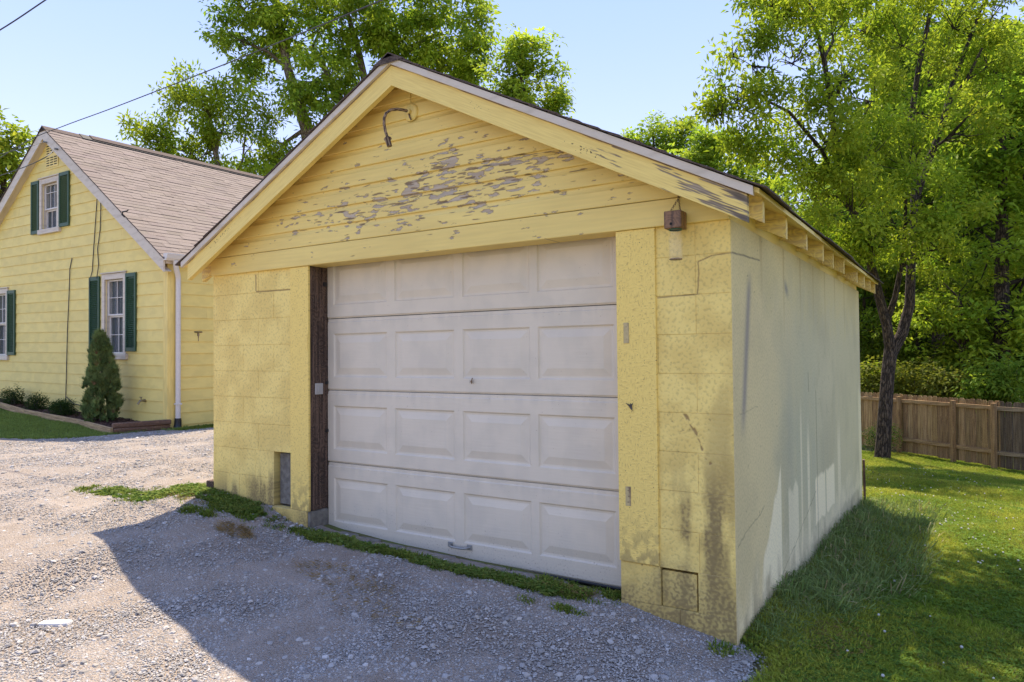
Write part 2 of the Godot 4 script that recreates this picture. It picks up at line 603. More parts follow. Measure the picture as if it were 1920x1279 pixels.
# painted blocks of the front: x -4.5..0.1, y -0.4..2.3
func wall_paint() -> void:
	var w := 1104
	var h := 648
	var pit := nz(w, h, 0.16, 131, 2)
	var mott := nz(w, h, 0.012, 132, 5)
	var st := nzs(w, h, 1, 5, 0.022, 133, 4)
	var sp := nz(w, h, 0.085, 134, 2)
	var d := PackedByteArray()
	d.resize(w * h * 3)
	var hh := PackedByteArray()
	hh.resize(w * h)
	var Y := Color(YR, YG, YB)
	for j in h:
		var y := 2.3 - 2.7 * j / h
		for i in w:
			var x := -4.5 + 4.6 * i / w
			var k := j * w + i
			if x > -3.1 and x < -0.66:
				continue
			var m := mott[k] / 255.0
			var p := pit[k] / 255.0
			var s := st[k] / 255.0
			var q := Y.lerp(Color(YR * 0.945, YG * 0.93, YB * 0.90), sstep(0.3, 0.75, m))
			var dirt := 0.0
			if x > -2.0:
				dirt = 0.65 * bump(x, y, -0.27, 0.60, 0.20, 0.22) + 0.5 * bump(x, y, -0.12, 0.45, 0.14, 0.35) + 0.25 * bump(x, y, -0.06, 1.0, 0.1, 0.5)
				dirt = dirt * sstep(0.35, 0.62, s * 0.7 + m * 0.3) + 0.75 * sstep(0.46, 0.1, y + (m - 0.5) * 0.3)
			else:
				dirt = 0.8 * bump(x, y, -3.68, 0.50, 0.16, 0.20) + 0.55 * bump(x, y, -4.05, 0.40, 0.3, 0.12)
				dirt = dirt * sstep(0.35, 0.62, s * 0.7 + m * 0.3) + 0.65 * sstep(0.52, 0.25, y + (m - 0.5) * 0.3)
			q = q.lerp(Color(0.44, 0.37, 0.24), clampf(dirt, 0.0, 0.68) * (0.35 + 0.75 * sstep(0.3, 0.65, p * 0.6 + s * 0.4)))
			var spot := sstep(0.89, 0.94, sp[k] / 255.0 + bump(x, y, -0.24, 1.08, 0.16, 0.2) * 0.07)
			q = q.lerp(Color(0.46, 0.36, 0.21), spot * 0.4)
			q = q.darkened(0.10 * sstep(0.45, 0.2, p))
			# fine stepped cracks
			var crack := 0.0
			var wob := (m - 0.5) * 0.05
			crack = crack if x < -0.42 else maxf(crack, line_at(x, y, -0.10, 2.012, 0.0, 2.018, 0.0022, wob * 0.2))
			crack = crack if x < -0.42 else maxf(crack, line_at(x, y, -0.175, 1.985, -0.10, 2.012, 0.0022, wob * 0.3))
			crack = crack if x < -0.42 else maxf(crack, line_at(x, y, -0.178, 1.985, -0.185, 1.81, 0.002, wob * 0.5))
			crack = crack if x < -0.42 else maxf(crack, line_at(x, y, -0.405, 1.805, -0.185, 1.812, 0.002, 0.0))
			crack = crack if x > -3.3 or y < 2.0 else maxf(crack, line_at(x, y, -3.79, 2.17, -3.79, 2.035, 0.004, wob * 0.3))
			crack = crack if x > -3.3 or y < 2.0 else maxf(crack, line_at(x, y, -3.79, 2.03, -3.37, 2.024, 0.003, 0.0))
			crack = crack if x < -0.42 else maxf(crack, line_at(x, y, -0.27, 1.19, -0.12, 0.92, 0.006, wob) * sstep(0.5, 0.62, sp[k] / 255.0 + 0.1))
			q = q.lerp(Color(0.55, 0.44, 0.26), crack * 0.8)
			d[k * 3] = q.r8
			d[k * 3 + 1] = q.g8
			d[k * 3 + 2] = q.b8
			hh[k] = int(clampf(0.45 + 0.5 * p - crack * 0.5, 0.0, 1.0) * 255.0)
	var m2 := mat("block_paint", Color.WHITE, 0.7, tex_of(w, h, d), tex_grey(w, h, hh), 0.45)
	m2.texture_repeat = false

func line_at(x: float, y: float, ax: float, ay: float, bx: float, by: float, wd: float, wob: float) -> float:
	var dx := bx - ax
	var dy := by - ay
	var l2 := dx * dx + dy * dy
	var t := ((x - ax) * dx + (y - ay) * dy) / l2
	if t < 0.0 or t > 1.0:
		return 0.0
	var l := sqrt(l2)
	var o := absf(((x - ax) * dy - (y - ay) * dx) / l + wob)
	return sstep(wd * 2.2, wd * 0.6, o)

# the long wall on the right: distance back 0..5.3 m, y -0.6..2.3
func side_paint() -> void:
	var w := 1060
	var h := 580
	var mott := nz(w, h, 0.004, 141, 5)
	var fine := nz(w, h, 0.25, 142, 2)
	var str_ := nzs(w, h, 1, 20, 0.022, 143, 4)
	var blot := nz(w, h, 0.018, 144, 4)
	var sp := nz(w, h, 0.11, 145, 2)
	var d := PackedByteArray()
	d.resize(w * h * 3)
	var hh := PackedByteArray()
	hh.resize(w * h)
	for j in h:
		var y := 2.3 - 2.9 * j / h
		for i in w:
			var z := 5.3 * i / w
			var k := j * w + i
			var m := mott[k] / 255.0
			var s := str_[k] / 255.0
			var b := blot[k] / 255.0
			var q := Color(0.885, 0.795, 0.58).lerp(Color(0.82, 0.765, 0.595), sstep(0.3, 2.4, z + (m - 0.5) * 1.6))
			q = q.lerp(Color(0.87, 0.785, 0.53), 0.6 * sstep(1.55, 2.1, y + (b - 0.5) * 0.3))
			q = q.lerp(Color(0.72, 0.70, 0.59), 0.14 * sstep(0.4, 0.75, s) * sstep(0.9, 1.8, z) * sstep(1.8, 1.0, y))
			q = q.lerp(Color(0.69, 0.69, 0.575), 0.5 * bump(z, y, 1.75 + (b - 0.5) * 0.4, 0.85, 0.7, 0.75))  # broad grey-green band of the reflected light pattern, put into the colour
			q = q.darkened(0.05 * sstep(0.4, 0.8, m))
			# pale runs and patches: reflected light painted into the wall colour
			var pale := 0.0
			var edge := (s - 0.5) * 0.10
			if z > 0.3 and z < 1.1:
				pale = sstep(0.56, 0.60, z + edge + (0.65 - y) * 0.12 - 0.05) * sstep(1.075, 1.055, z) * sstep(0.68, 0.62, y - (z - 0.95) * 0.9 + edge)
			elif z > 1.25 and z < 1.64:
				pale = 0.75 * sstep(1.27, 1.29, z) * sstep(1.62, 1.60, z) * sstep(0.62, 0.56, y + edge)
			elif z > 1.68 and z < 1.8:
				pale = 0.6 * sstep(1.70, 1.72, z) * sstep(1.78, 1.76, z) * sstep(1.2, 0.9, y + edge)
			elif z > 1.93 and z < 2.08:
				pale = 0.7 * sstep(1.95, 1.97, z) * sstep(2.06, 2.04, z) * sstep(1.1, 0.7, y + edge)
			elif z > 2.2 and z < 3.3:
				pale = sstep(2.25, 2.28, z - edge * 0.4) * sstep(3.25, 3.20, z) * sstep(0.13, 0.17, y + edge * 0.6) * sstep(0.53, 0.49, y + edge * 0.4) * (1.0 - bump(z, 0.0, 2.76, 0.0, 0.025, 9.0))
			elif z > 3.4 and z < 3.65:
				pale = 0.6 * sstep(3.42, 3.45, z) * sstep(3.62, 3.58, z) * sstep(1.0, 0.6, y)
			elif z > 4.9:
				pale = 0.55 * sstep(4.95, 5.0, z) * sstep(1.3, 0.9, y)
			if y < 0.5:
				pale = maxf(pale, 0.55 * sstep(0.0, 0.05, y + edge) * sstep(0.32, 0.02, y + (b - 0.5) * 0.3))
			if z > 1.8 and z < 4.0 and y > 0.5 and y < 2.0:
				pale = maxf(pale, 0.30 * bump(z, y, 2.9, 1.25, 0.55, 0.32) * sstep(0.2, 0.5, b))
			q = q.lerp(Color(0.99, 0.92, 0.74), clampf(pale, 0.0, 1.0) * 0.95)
			# mildew low down and grey smears
			var low := sstep(0.30, -0.20, y + z * 0.04 + (b - 0.5) * 0.5)
			if low > 0.0:
				q = q.lerp(Color(0.36, 0.30, 0.21), low * 0.65 * sstep(0.3, 0.6, s * 0.5 + b * 0.5))
			var sx := lerpf(0.175, 0.36, clampf((y - 1.1) / 0.85, 0.0, 1.0))
			if z < 0.6 and y > 0.9:
				q = q.lerp(Color(0.45, 0.42, 0.455), 0.55 * bump(z, 0.0, sx, 0.0, 0.045, 1.0) * sstep(1.0, 1.25, y) * sstep(2.0, 1.8, y))
			if z > 1.0 and z < 1.8:
				q = q.lerp(Color(0.45, 0.43, 0.43), 0.6 * bump(z, y, 1.32 + (1.93 - y) * 0.6, 1.93, 0.05, 0.045))
				q = q.lerp(Color(0.56, 0.55, 0.50), 0.15 * bump(z, y, 1.35, 1.0, 0.10, 0.55))
			# rusty runs under the rafter tails
			for rz in [] if y < 1.4 else [0.61, 1.21, 1.78, 2.3, 2.85, 3.4, 4.0]:
				q = q.lerp(Color(0.60, 0.47, 0.25), 0.35 * bump(z, 0.0, rz + 0.03 + (s - 0.5) * 0.03, 0.0, 0.02, 1.0) * sstep(1.55, 2.2, y + (s - 0.5) * 0.5))
			var spot := sstep(0.88, 0.93, sp[k] / 255.0)
			q = q.lerp(Color(0.40, 0.34, 0.24), spot * 0.6)
			var crack := 0.0
			crack = 0.0 if y < 1.98 else maxf(crack, line_at(z, y, 0.0, 2.02, 0.60, 2.04, 0.003, (m - 0.5) * 0.02))
			crack = crack if y < 1.98 else maxf(crack, line_at(z, y, 0.60, 2.19, 0.61, 2.04, 0.002, 0.0) * 0.6)
			crack = crack if y > 0.75 else maxf(crack, line_at(z, y, 0.03, 0.50, 0.62, 0.60, 0.003, (b - 0.5) * 0.05) * 0.5)
			crack = crack if y > 0.75 else maxf(crack, line_at(z, y, 0.98, 0.05, 2.3, 0.42, 0.003, (b - 0.5) * 0.05) * 0.6)
			crack = crack if z > 0.7 else maxf(crack, line_at(z, y, 0.1, 1.18, 0.5, 1.19, 0.002, (b - 0.5) * 0.02) * 0.35)
			crack = crack if z < 2.0 or z > 2.45 else maxf(crack, line_at(z, y, 2.36, 1.2, 2.38, -0.5, 0.006, (b - 0.5) * 0.01) * 0.9)
			crack = crack if z < 2.0 or z > 2.45 else maxf(crack, line_at(z, y, 2.05, 1.35, 2.06, 1.2, 0.005, 0.0))
			q = q.lerp(Color(0.45, 0.40, 0.30), crack * 0.7)
			q = q.darkened(0.06 * sstep(0.55, 0.3, fine[k] / 255.0))
			d[k * 3] = q.r8
			d[k * 3 + 1] = q.g8
			d[k * 3 + 2] = q.b8
			hh[k] = int(clampf(0.5 + 0.25 * fine[k] / 255.0 - crack * 0.4 + pale * 0.06, 0.0, 1.0) * 255.0)
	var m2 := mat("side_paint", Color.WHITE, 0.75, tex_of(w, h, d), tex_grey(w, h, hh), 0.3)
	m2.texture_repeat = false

# strand board jambs; 0.25 x 2 m
func osb_paint() -> void:
	var w := 160
	var h := 1100
	var a := nzs(w, h, 1, 3, 0.13, 151, 2)
	var b := nzs(w, h, 3, 1, 0.13, 152, 2)
	var c := nz(w, h, 0.02, 153, 3)
	var sp := nz(w, h, 0.12, 154, 2)
	var d := PackedByteArray()
	d.resize(w * h * 3)
	var hh := PackedByteArray()
	hh.resize(w * h)
	var Y := Color(YR, YG * 0.985, YB * 0.93)
	for k in w * h:
		var p := a[k] / 255.0 if c[k] > 128 else b[k] / 255.0
		var yy := 1.0 - float(k / w) / h
		var q := Y.lerp(Color(YR * 0.92, YG * 0.895, YB * 0.83), sstep(0.35, 0.8, p) * 0.5)
		var cr := sstep(0.80, 0.85, p)
		q = q.lerp(Color(0.58, 0.46, 0.27), cr * 0.32)
		q = q.lerp(Color(0.30, 0.22, 0.14), sstep(0.84, 0.88, sp[k] / 255.0) * 0.8)
		q = q.lerp(Color(0.47, 0.40, 0.27), 0.5 * sstep(0.2, 0.0, yy) * sstep(0.3, 0.7, c[k] / 255.0))
		d[k * 3] = q.r8
		d[k * 3 + 1] = q.g8
		d[k * 3 + 2] = q.b8
		hh[k] = int(clampf(p - cr * 0.6, 0.0, 1.0) * 255.0)
	mat("osb_paint", Color.WHITE, 0.7, tex_of(w, h, d), tex_grey(w, h, hh), 0.18)

# the two sloping verge boards; u 0 at the ridge, 1 at the eave
func rake_paint() -> void:
	for side in 2:
		var w := 1200
		var h := 96
		var gr := nzs(w, h, 12, 1, 0.10, 161 + side, 4)
		var big := nzs(w, h, 4, 1, 0.03, 163 + side, 3)
		var ho := nz(w, h, 0.12, 165 + side, 1)
		var d := PackedByteArray()
		d.resize(w * h * 3)
		var hh := PackedByteArray()
		hh.resize(w * h)
		var Y := Color(YR, YG, YB)
		for j in h:
			var vv := float(j) / h      # 0 at the top edge
			for i in w:
				var u := float(i) / w
				var k := j * w + i
				var g := gr[k] / 255.0
				var b := big[k] / 255.0
				var q := Y.lerp(Color(YR * 0.9, YG * 0.88, YB * 0.84), g * 0.8)
				var hgt := 0.7 + 0.1 * g
				var peel := 0.0
				if side == 1:
					var e := b * 0.45 + g * 0.35 + 0.46 * sstep(0.52, 1.0, u) + 0.24 * bump(u, vv, 0.66, 0.55, 0.08, 0.4) + 0.12 * sstep(0.25, 0.0, vv)
					peel = sstep(0.79, 0.88, e)
					q = q.lerp(Color(0.68, 0.61, 0.51).lerp(Color(0.51, 0.44, 0.35), sstep(0.3, 0.75, g)), peel)
					q = q.lerp(Color(0.26, 0.22, 0.19), 0.6 * sstep(0.88, 1.0, u) * sstep(0.4, 0.7, b))
				else:
					var e2 := b * 0.5 + g * 0.4 + 0.2 * sstep(0.2, 0.0, vv)
					peel = sstep(0.745, 0.80, e2) * 0.75
					q = q.lerp(Color(0.42, 0.34, 0.27), peel)
				var inset := bump(u, vv, 0.80, 0.32, 0.10, 0.16) if side == 0 else bump(u, vv, 0.62, 0.62, 0.05, 0.2) + 0.6 * bump(u, vv, 0.3, 0.45, 0.04, 0.3)
				var hole := sstep(0.80, 0.86, ho[k] / 255.0 * 0.80 + 0.22 * inset)
				q = q.lerp(Color(0.12, 0.09, 0.06), hole)
				var top := sstep(0.07, 0.0, vv + (b - 0.5) * 0.08)
				q = q.lerp(Color(0.33, 0.22, 0.16), top * 0.8)
				d[k * 3] = q.r8
				d[k * 3 + 1] = q.g8
				d[k * 3 + 2] = q.b8
				hh[k] = int(clampf(hgt - peel * (0.3 + 0.2 * g) - hole * 0.5, 0.0, 1.0) * 255.0)
		var m2 := mat("rake_paint_%d" % side, Color.WHITE, 0.65, tex_of(w, h, d), tex_grey(w, h, hh), 0.35)
		m2.texture_repeat = false

# the lifting door: x -3.2..-0.6, y 0.1..2.4
func door_paint() -> void:
	var w := 832
	var h := 736
	var mott := nz(w, h, 0.01, 171, 4)
	var st := nzs(w, h, 1, 8, 0.03, 172, 3)
	var gr := nzs(w, h, 12, 1, 0.16, 173, 3)
	var sp := nz(w, h, 0.2, 174, 2)
	var d := PackedByteArray()
	d.resize(w * h * 3)
	var hh := PackedByteArray()
	hh.resize(w * h)
	for j in h:
		var y := 2.4 - 2.3 * j / h
		for i in w:
			var k := j * w + i
			var q := Color(0.85, 0.795, 0.705).lerp(Color(0.82, 0.77, 0.685), sstep(0.3, 0.8, mott[k] / 255.0 * 0.8 + st[k] / 255.0 * 0.2))
			var low := sstep(0.42, 0.14, y + (mott[k] / 255.0 - 0.5) * 0.25)
			q = q.lerp(Color(0.64, 0.63, 0.60), low * 0.3 * (0.5 + sp[k] / 255.0))
			var seam := 0.0
			for sy in [0.676, 1.232, 1.787]:
				seam = maxf(seam, bump(0.0, y, 0.0, sy - 0.02, 1.0, 0.03))
			q = q.lerp(Color(0.66, 0.63, 0.60), seam * 0.12 * sstep(0.35, 0.65, st[k] / 255.0))
			q = q.lerp(Color(0.50, 0.40, 0.30), sstep(0.90, 0.94, sp[k] / 255.0 + 0.10 * low + 0.04 * seam) * 0.6)
			d[k * 3] = q.r8
			d[k * 3 + 1] = q.g8
			d[k * 3 + 2] = q.b8
			hh[k] = gr[k]
	var m2 := mat("door_paint", Color.WHITE, 0.45, tex_of(w, h, d), tex_grey(w, h, hh), 0.06)
	m2.texture_repeat = false

# ---------------------------------------------------------------- the ground
func make_ground() -> void:
	gh.resize(GNX * GNZ)
	for j in GNZ:
		for i in GNX:
			gh[j * GNX + i] = raw_height(GX0 + i * GS, GZ0 + j * GS)
	var v := PackedVector3Array()
	var n := PackedVector3Array()
	var uv := PackedVector2Array()
	var ix := PackedInt32Array()
	for j in GNZ:
		for i in GNX:
			var x := GX0 + i * GS
			var z := GZ0 + j * GS
			v.append(Vector3(x, gh[j * GNX + i], z))
			var a := gh[j * GNX + mini(i + 1, GNX - 1)] - gh[j * GNX + maxi(i - 1, 0)]
			var b := gh[mini(j + 1, GNZ - 1) * GNX + i] - gh[maxi(j - 1, 0) * GNX + i]
			n.append(Vector3(-a / (2 * GS), 1, -b / (2 * GS)).normalized())
			uv.append(Vector2(x, z))
	for j in GNZ - 1:
		for i in GNX - 1:
			var k := j * GNX + i
			ix.append_array([k, k + 1, k + GNX + 1, k, k + GNX + 1, k + GNX])
	# out to the horizon
	var rim: Array[int] = []
	for i in GNX:
		rim.append(i)
	for j in range(1, GNZ):
		rim.append(j * GNX + GNX - 1)
	for i in range(GNX - 2, -1, -1):
		rim.append((GNZ - 1) * GNX + i)
	for j in range(GNZ - 2, -1, -1):
		rim.append(j * GNX)
	var first := v.size()
	for r in rim:
		var p := v[r]
		var o := Vector3(-10, 0, -13) + (p - Vector3(-10, 0, -13)) * 22.0
		o.y = -4.0
		v.append(o)
		n.append(Vector3.UP)
		uv.append(Vector2(o.x, o.z))
	for r in rim.size() - 1:
		ix.append_array([rim[r], first + r, first + r + 1, rim[r], first + r + 1, rim[r + 1]])
	var arr := []
	arr.resize(Mesh.ARRAY_MAX)
	arr[Mesh.ARRAY_VERTEX] = v
	arr[Mesh.ARRAY_NORMAL] = n
	arr[Mesh.ARRAY_TEX_UV] = uv
	arr[Mesh.ARRAY_INDEX] = ix
	var m := ArrayMesh.new()
	m.add_surface_from_arrays(Mesh.PRIMITIVE_TRIANGLES, arr)
	var g := put("ground", m, mats.soil, self)
	struct(g)
	g.set_meta("label", "grassy earth that rises towards the house and falls to the fence")
	# the gravel drive, a layer on the ground with its own small dips
	var fn := FastNoiseLite.new()
	fn.seed = 5
	fn.frequency = 1.1
	fn.fractal_octaves = 4
	var mb := MB.new()
	var cell := func(x0: float, z0: float, s: float) -> void:
		var inside := 0
		for e in [[0.0, 0.0], [s, 0.0], [s, s], [0.0, s]]:
			if in_drive(x0 + e[0], z0 + e[1]):
				inside += 1
		if inside < 3:
			return
		for e in [[0.0, 0.0], [s, 0.0], [s, s], [0.0, 0.0], [s, s], [0.0, s]]:
			var x: float = x0 + e[0]
			var z: float = z0 + e[1]
			var hh := func(a: float, b: float) -> float: return ground(a, b) + 0.014 + 0.012 * fn.get_noise_2d(a, b)
			var y: float = hh.call(x, z)
			mb.v.append(Vector3(x, y, z))
			mb.n.append(Vector3((y - hh.call(x + 0.06, z)) / 0.06, 1.0, (y - hh.call(x, z + 0.06)) / 0.06).normalized())
			mb.uv.append(Vector2(x, z))
			mb.c.append(Color.WHITE)
	for j in range(-60, 40):
		for i in range(-120, 5):
			cell.call(i * 0.1, j * 0.1, 0.1)
	for j in range(-34, 20):
		for i in range(-83, 34):
			var x0 := i * 0.4
			var z0 := j * 0.4
			if x0 >= -12.01 and x0 < 0.5 and z0 >= -6.01 and z0 < 3.99:
				continue
			cell.call(x0, z0, 0.4)
	var dr := put("gravel_drive", mb.mesh(), mats.gravel, self)
	struct(dr)
	dr.set_meta("label", "grey crushed stone drive in front of the garage")

# ---------------------------------------------------------------- the garage
const GC := -2.172
const GM := 0.506
const GW := -4.345
const GD := -5.2

func gable_map(b: MB) -> MB:
	b.mode = 0
	b.sc = Vector2(1.0 / 4.6, -1.0 / 1.4)
	b.off = Vector2(4.5 / 4.6, 3.5 / 1.4)
	return b

func block_map(b: MB) -> MB:
	b.mode = 0
	b.sc = Vector2(1.0 / 4.6, -1.0 / 2.7)
	b.off = Vector2(4.5 / 4.6, 2.3 / 2.7)
	return b

func grain(axis: int, su := 0.9, sv := 3.0) -> MB:
	var b := MB.new()
	b.mode = 3
	b.axis = axis
	b.sc = Vector2(su, sv)
	b.off = Vector2(R(0, 9), R(0, 9))
	return b

func prism(b: MB, poly: Array, z0: float, z1: float) -> void:   # poly counter-clockwise seen from +z; z1 > z0
	for i in range(1, poly.size() - 1):
		b.tri(Vector3(poly[0].x, poly[0].y, z1), Vector3(poly[i].x, poly[i].y, z1), Vector3(poly[i + 1].x, poly[i + 1].y, z1))
		b.tri(Vector3(poly[0].x, poly[0].y, z0), Vector3(poly[i + 1].x, poly[i + 1].y, z0), Vector3(poly[i].x, poly[i].y, z0))
	for i in poly.size():
		var p: Vector2 = poly[i]
		var q: Vector2 = poly[(i + 1) % poly.size()]
		b.quad(Vector3(p.x, p.y, z0), Vector3(q.x, q.y, z0), Vector3(q.x, q.y, z1), Vector3(p.x, p.y, z1))

func make_garage() -> void:
	var g := thing("garage", "small yellow painted block garage with gable roof and white lifting door", "garage")
	g.basis = Basis(Vector3.BACK, GT)
	# --- front wall: mortar core and painted blocks
	var core := block_map(MB.new())
	core.box(Vector3(-0.3225, 1.265, -0.107), Vector3(0.635, 1.85, 0.2))
	core.box(Vector3(-0.3225, -0.085, -0.107), Vector3(0.635, 0.43, 0.2))
	core.box(Vector3(-0.5235, 0.235, -0.107), Vector3(0.233, 0.21, 0.2))
	core.box(Vector3(-0.1025, 0.235, -0.107), Vector3(0.195, 0.21, 0.2))
	core.box(Vector3(-0.3035, 0.235, -0.14), Vector3(0.207, 0.21, 0.1))
	var fw := put("front_wall", core.mesh(), mats.block_paint, g)
	core = block_map(MB.new())
	core.box(Vector3(-3.96, 0.945, -0.107), Vector3(0.766, 2.49, 0.2))
	core.box(Vector3(-3.47, 1.4775, -0.107), Vector3(0.214, 1.425, 0.2))
	core.box(Vector3(-3.47, 0.015, -0.107), Vector3(0.214, 0.63, 0.2))
	core.box(Vector3(-3.47, 0.55, -0.16), Vector3(0.21, 0.44, 0.1))
	var fwl := put("front_wall", core.mesh(), mats.block_paint, g)
	for k in range(-2, 10):
		var y0 := 0.13 + 0.21 * k
		var y1 := minf(y0 + 0.21, 2.19)
		var xs := [-0.64, -0.405, -0.003]
		if k % 2 != 0 or k == 8:
			xs = [-0.64, -0.19, -0.003]
		if k == 0:
			xs = [-0.64, -0.407, -0.2, -0.003]
		if k == -1:
			xs = [-0.64, -0.3, -0.003]
		wall_blocks(fw, xs, y0, y1, k == 0)
		var xl := [GW, -3.95, -3.575, -3.366]
		if k % 2 != 0:
			xl = [GW, -4.15, -3.76, -3.366]
		if k == 1 or k == 2:
			xl = [GW, -4.0 + (0.2 if k == 2 else 0.0), -3.575]
		wall_blocks(fwl, xl, y0, y1, false)
	var nb := MB.new()
	nb.sc = Vector2(2, 2)
	nb.box(Vector3(-3.472, 0.545, -0.09), Vector3(0.19, 0.40, 0.08), 0.006)
	put("niche_block", nb.mesh(), mats.concrete, g)
	var fo := MB.new()
	fo.sc = Vector2(2, 2)
	fo.box(Vector3(-3.368, 0.06, -0.088), Vector3(0.41, 0.55, 0.2), 0.012)
	put("footing", fo.mesh(), mats.concrete, g)
	var ffc := block_map(MB.new())
	ffc.box(Vector3(-3.372, 0.065, 0.0165), Vector3(0.396, 0.545, 0.010), 0.003)
	put("footing_face", ffc.mesh(), mats.block_paint, g)
	# --- other walls and floor
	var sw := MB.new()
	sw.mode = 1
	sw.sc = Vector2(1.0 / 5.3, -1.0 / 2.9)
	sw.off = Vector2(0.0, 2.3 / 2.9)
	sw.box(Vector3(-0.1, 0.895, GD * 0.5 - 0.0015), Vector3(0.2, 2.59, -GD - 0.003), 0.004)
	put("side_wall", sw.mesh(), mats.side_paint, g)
	var lw := block_map(MB.new())
	lw.box(Vector3(GW + 0.1, 0.895, GD * 0.5 - 0.11), Vector3(0.2, 2.59, -GD - 0.2))
	put("side_wall", lw.mesh(), mats.yellow_board, g)
	var bw := MB.new()
	bw.box(Vector3(GC, 0.895, GD + 0.1), Vector3(-GW - 0.41, 2.59, 0.2))
	prism(bw, [Vector2(GW, 2.19), Vector2(0, 2.19), Vector2(GC, 3.43)], GD + 0.02, GD + 0.1)
	put("rear_wall", bw.mesh(), mats.yellow_board, g)
	var fl := MB.new()
	fl.box(Vector3(GC, 0.06, GD * 0.5 - 0.12), Vector3(3.9, 0.1, 4.7))
	put("floor", fl.mesh(), mats.concrete, g)
	# --- gable clapboards with a cove at the top of each
	var gb := MB.new()
	prism(gb, [Vector2(GW, 2.2), Vector2(0.0, 2.2), Vector2(GC, 3.40)], -0.06, -0.004)
	put("gable_sheathing", gb.mesh(), mats.yellow_board, g)
	for k in 9:
		var y0 := 2.336 + 0.13 * k
		var prof := [Vector2(0.0, 0.004), Vector2(0.0, 0.022), Vector2(0.004, 0.025), Vector2(0.088, 0.0245), Vector2(0.098, 0.018), Vector2(0.112, 0.0125), Vector2(0.1295, 0.011)]
		var b := gable_map(MB.new())
		var dz := R(-0.0015, 0.0015)
		for i in prof.size() - 1:
			var a: Vector2 = prof[i]
			var e: Vector2 = prof[i + 1]
			var ya := minf(y0 + a.x, 3.40)
			var ye := minf(y0 + e.x, 3.40)
			if ye - ya < 0.0001 and i > 1:
				continue
			var wa := (3.41 - ya) / GM
			var wb := (3.41 - ye) / GM
			b.quad(Vector3(GC - wa, ya, a.y + dz), Vector3(GC + wa, ya, a.y + dz), Vector3(GC + wb, ye, e.y + dz), Vector3(GC - wb, ye, e.y + dz))
		put("clapboard", b.mesh(), mats.gable_paint, g)
	var hb := gable_map(MB.new())
	hb.box(Vector3(GW * 0.5, 2.2605, -0.06), Vector3(-GW - 0.006, 0.143, 0.17), 0.003)
	put("header_board", hb.mesh(), mats.gable_paint, g)
	# --- jambs
	for s in 2:
		var x0 := -3.366 if s == 0 else -0.641
		var x1 := -3.163 if s == 0 else -0.410
		var yb := 0.338 if s == 0 else 0.348
		var jb := MB.new()
		jb.mode = 0
		jb.sc = Vector2(1.0 / 0.25, -1.0 / 1.9)
		jb.off = Vector2(-x0 / 0.25 + (0.0 if s == 0 else 0.03), 2.19 / 1.9)
		jb.box(Vector3((x0 + x1) * 0.5, (2.187 + yb) * 0.5, 0.004), Vector3(x1 - x0, 2.187 - yb, 0.02), 0.002)
		put("jamb_board", jb.mesh(), mats.osb_paint, g)
		var hx := -0.583 if s == 1 else -3.178
		for hy in [[1.557, 1.672], [0.655, 0.762]]:
			var hp := MB.new()
			var wd := 0.032 if s == 1 else 0.018
			hp.box(Vector3(hx, (hy[0] + hy[1]) * 0.5, 0.0155), Vector3(wd, hy[1] - hy[0], 0.003), 0.001)
			for q in 3:
				hp.lathe(Vector3(hx + 0.004 * (q % 2), lerpf(hy[0], hy[1], 0.2 + 0.3 * q), 0.016), [Vector2(0.0035, -0.003), Vector2(0.0035, 0.003), Vector2(0.0, 0.003)], 6)
			put("hinge_leaf", hp.mesh(), mats.plate_tan if s == 1 else mats.osb_paint, g)
	var po := grain(1, 1.0, 2.2)
	po.box(Vector3(-3.225, 1.263, -0.098), Vector3(0.122, 1.85, 0.18), 0.004)
	put("wooden_post", po.mesh(), mats.old_post, g)
	var pl := MB.new()
	pl.box(Vector3(-3.158, 1.255, -0.085), Vector3(0.012, 0.085, 0.075), 0.003)
	pl.box(Vector3(-3.150, 1.255, -0.085), Vector3(0.006, 0.04, 0.03), 0.002)
	put("switch_plate", pl.mesh(), mats.plate_grey, g)
	var br := MB.new()
	br.box(Vector3(-3.157, 2.06, -0.15), Vector3(0.014, 0.03, 0.03))
	br.box(Vector3(-3.157, 1.30, -0.163), Vector3(0.012, 0.02, 0.02))
	br.box(Vector3(-3.157, 0.93, -0.163), Vector3(0.012, 0.02, 0.02))
	struct(put("track_fittings", br.mesh(), mats.black_plastic, g), "stuff")
	make_door(g)
	make_garage_roof(g)
	# --- bare lamp arm high on the gable
	var la := thing("lamp_arm", "bare rusty gooseneck lamp arm under the garage peak, without shade", "lamp")
	la.basis = g.basis
	var lb := MB.new()
	lb.xf = Transform3D(Basis(Vector3.RIGHT, PI / 2), Vector3(-2.127, 3.150, 0.024))
	lb.lathe(Vector3.ZERO, [Vector2(0.060, 0.0), Vector2(0.060, 0.006), Vector2(0.052, 0.014), Vector2(0.03, 0.02), Vector2(0.0, 0.021)], 20)
	lb.lathe(Vector3(0, 0.018, 0), [Vector2(0.017, 0), Vector2(0.017, 0.02), Vector2(0, 0.02)], 10)
	put("wall_plate", lb.mesh(), mats.yellow_board, la)
	var ar := MB.new()
	var cv := [Vector3(-2.127, 3.150, 0.04), Vector3(-2.140, 3.152, 0.08), Vector3(-2.162, 3.150, 0.125), Vector3(-2.185, 3.138, 0.165), Vector3(-2.202, 3.112, 0.192), Vector3(-2.208, 3.075, 0.205), Vector3(-2.206, 3.03, 0.208), Vector3(-2.198, 2.985, 0.204), Vector3(-2.186, 2.945, 0.198)]
	var rr := []
	for q in cv:
		rr.append(0.0098)
	ar.tube(cv, rr, 8, true, 6.0)
	put("curved_arm", ar.mesh(), mats.rusty, la)
	var so := MB.new()
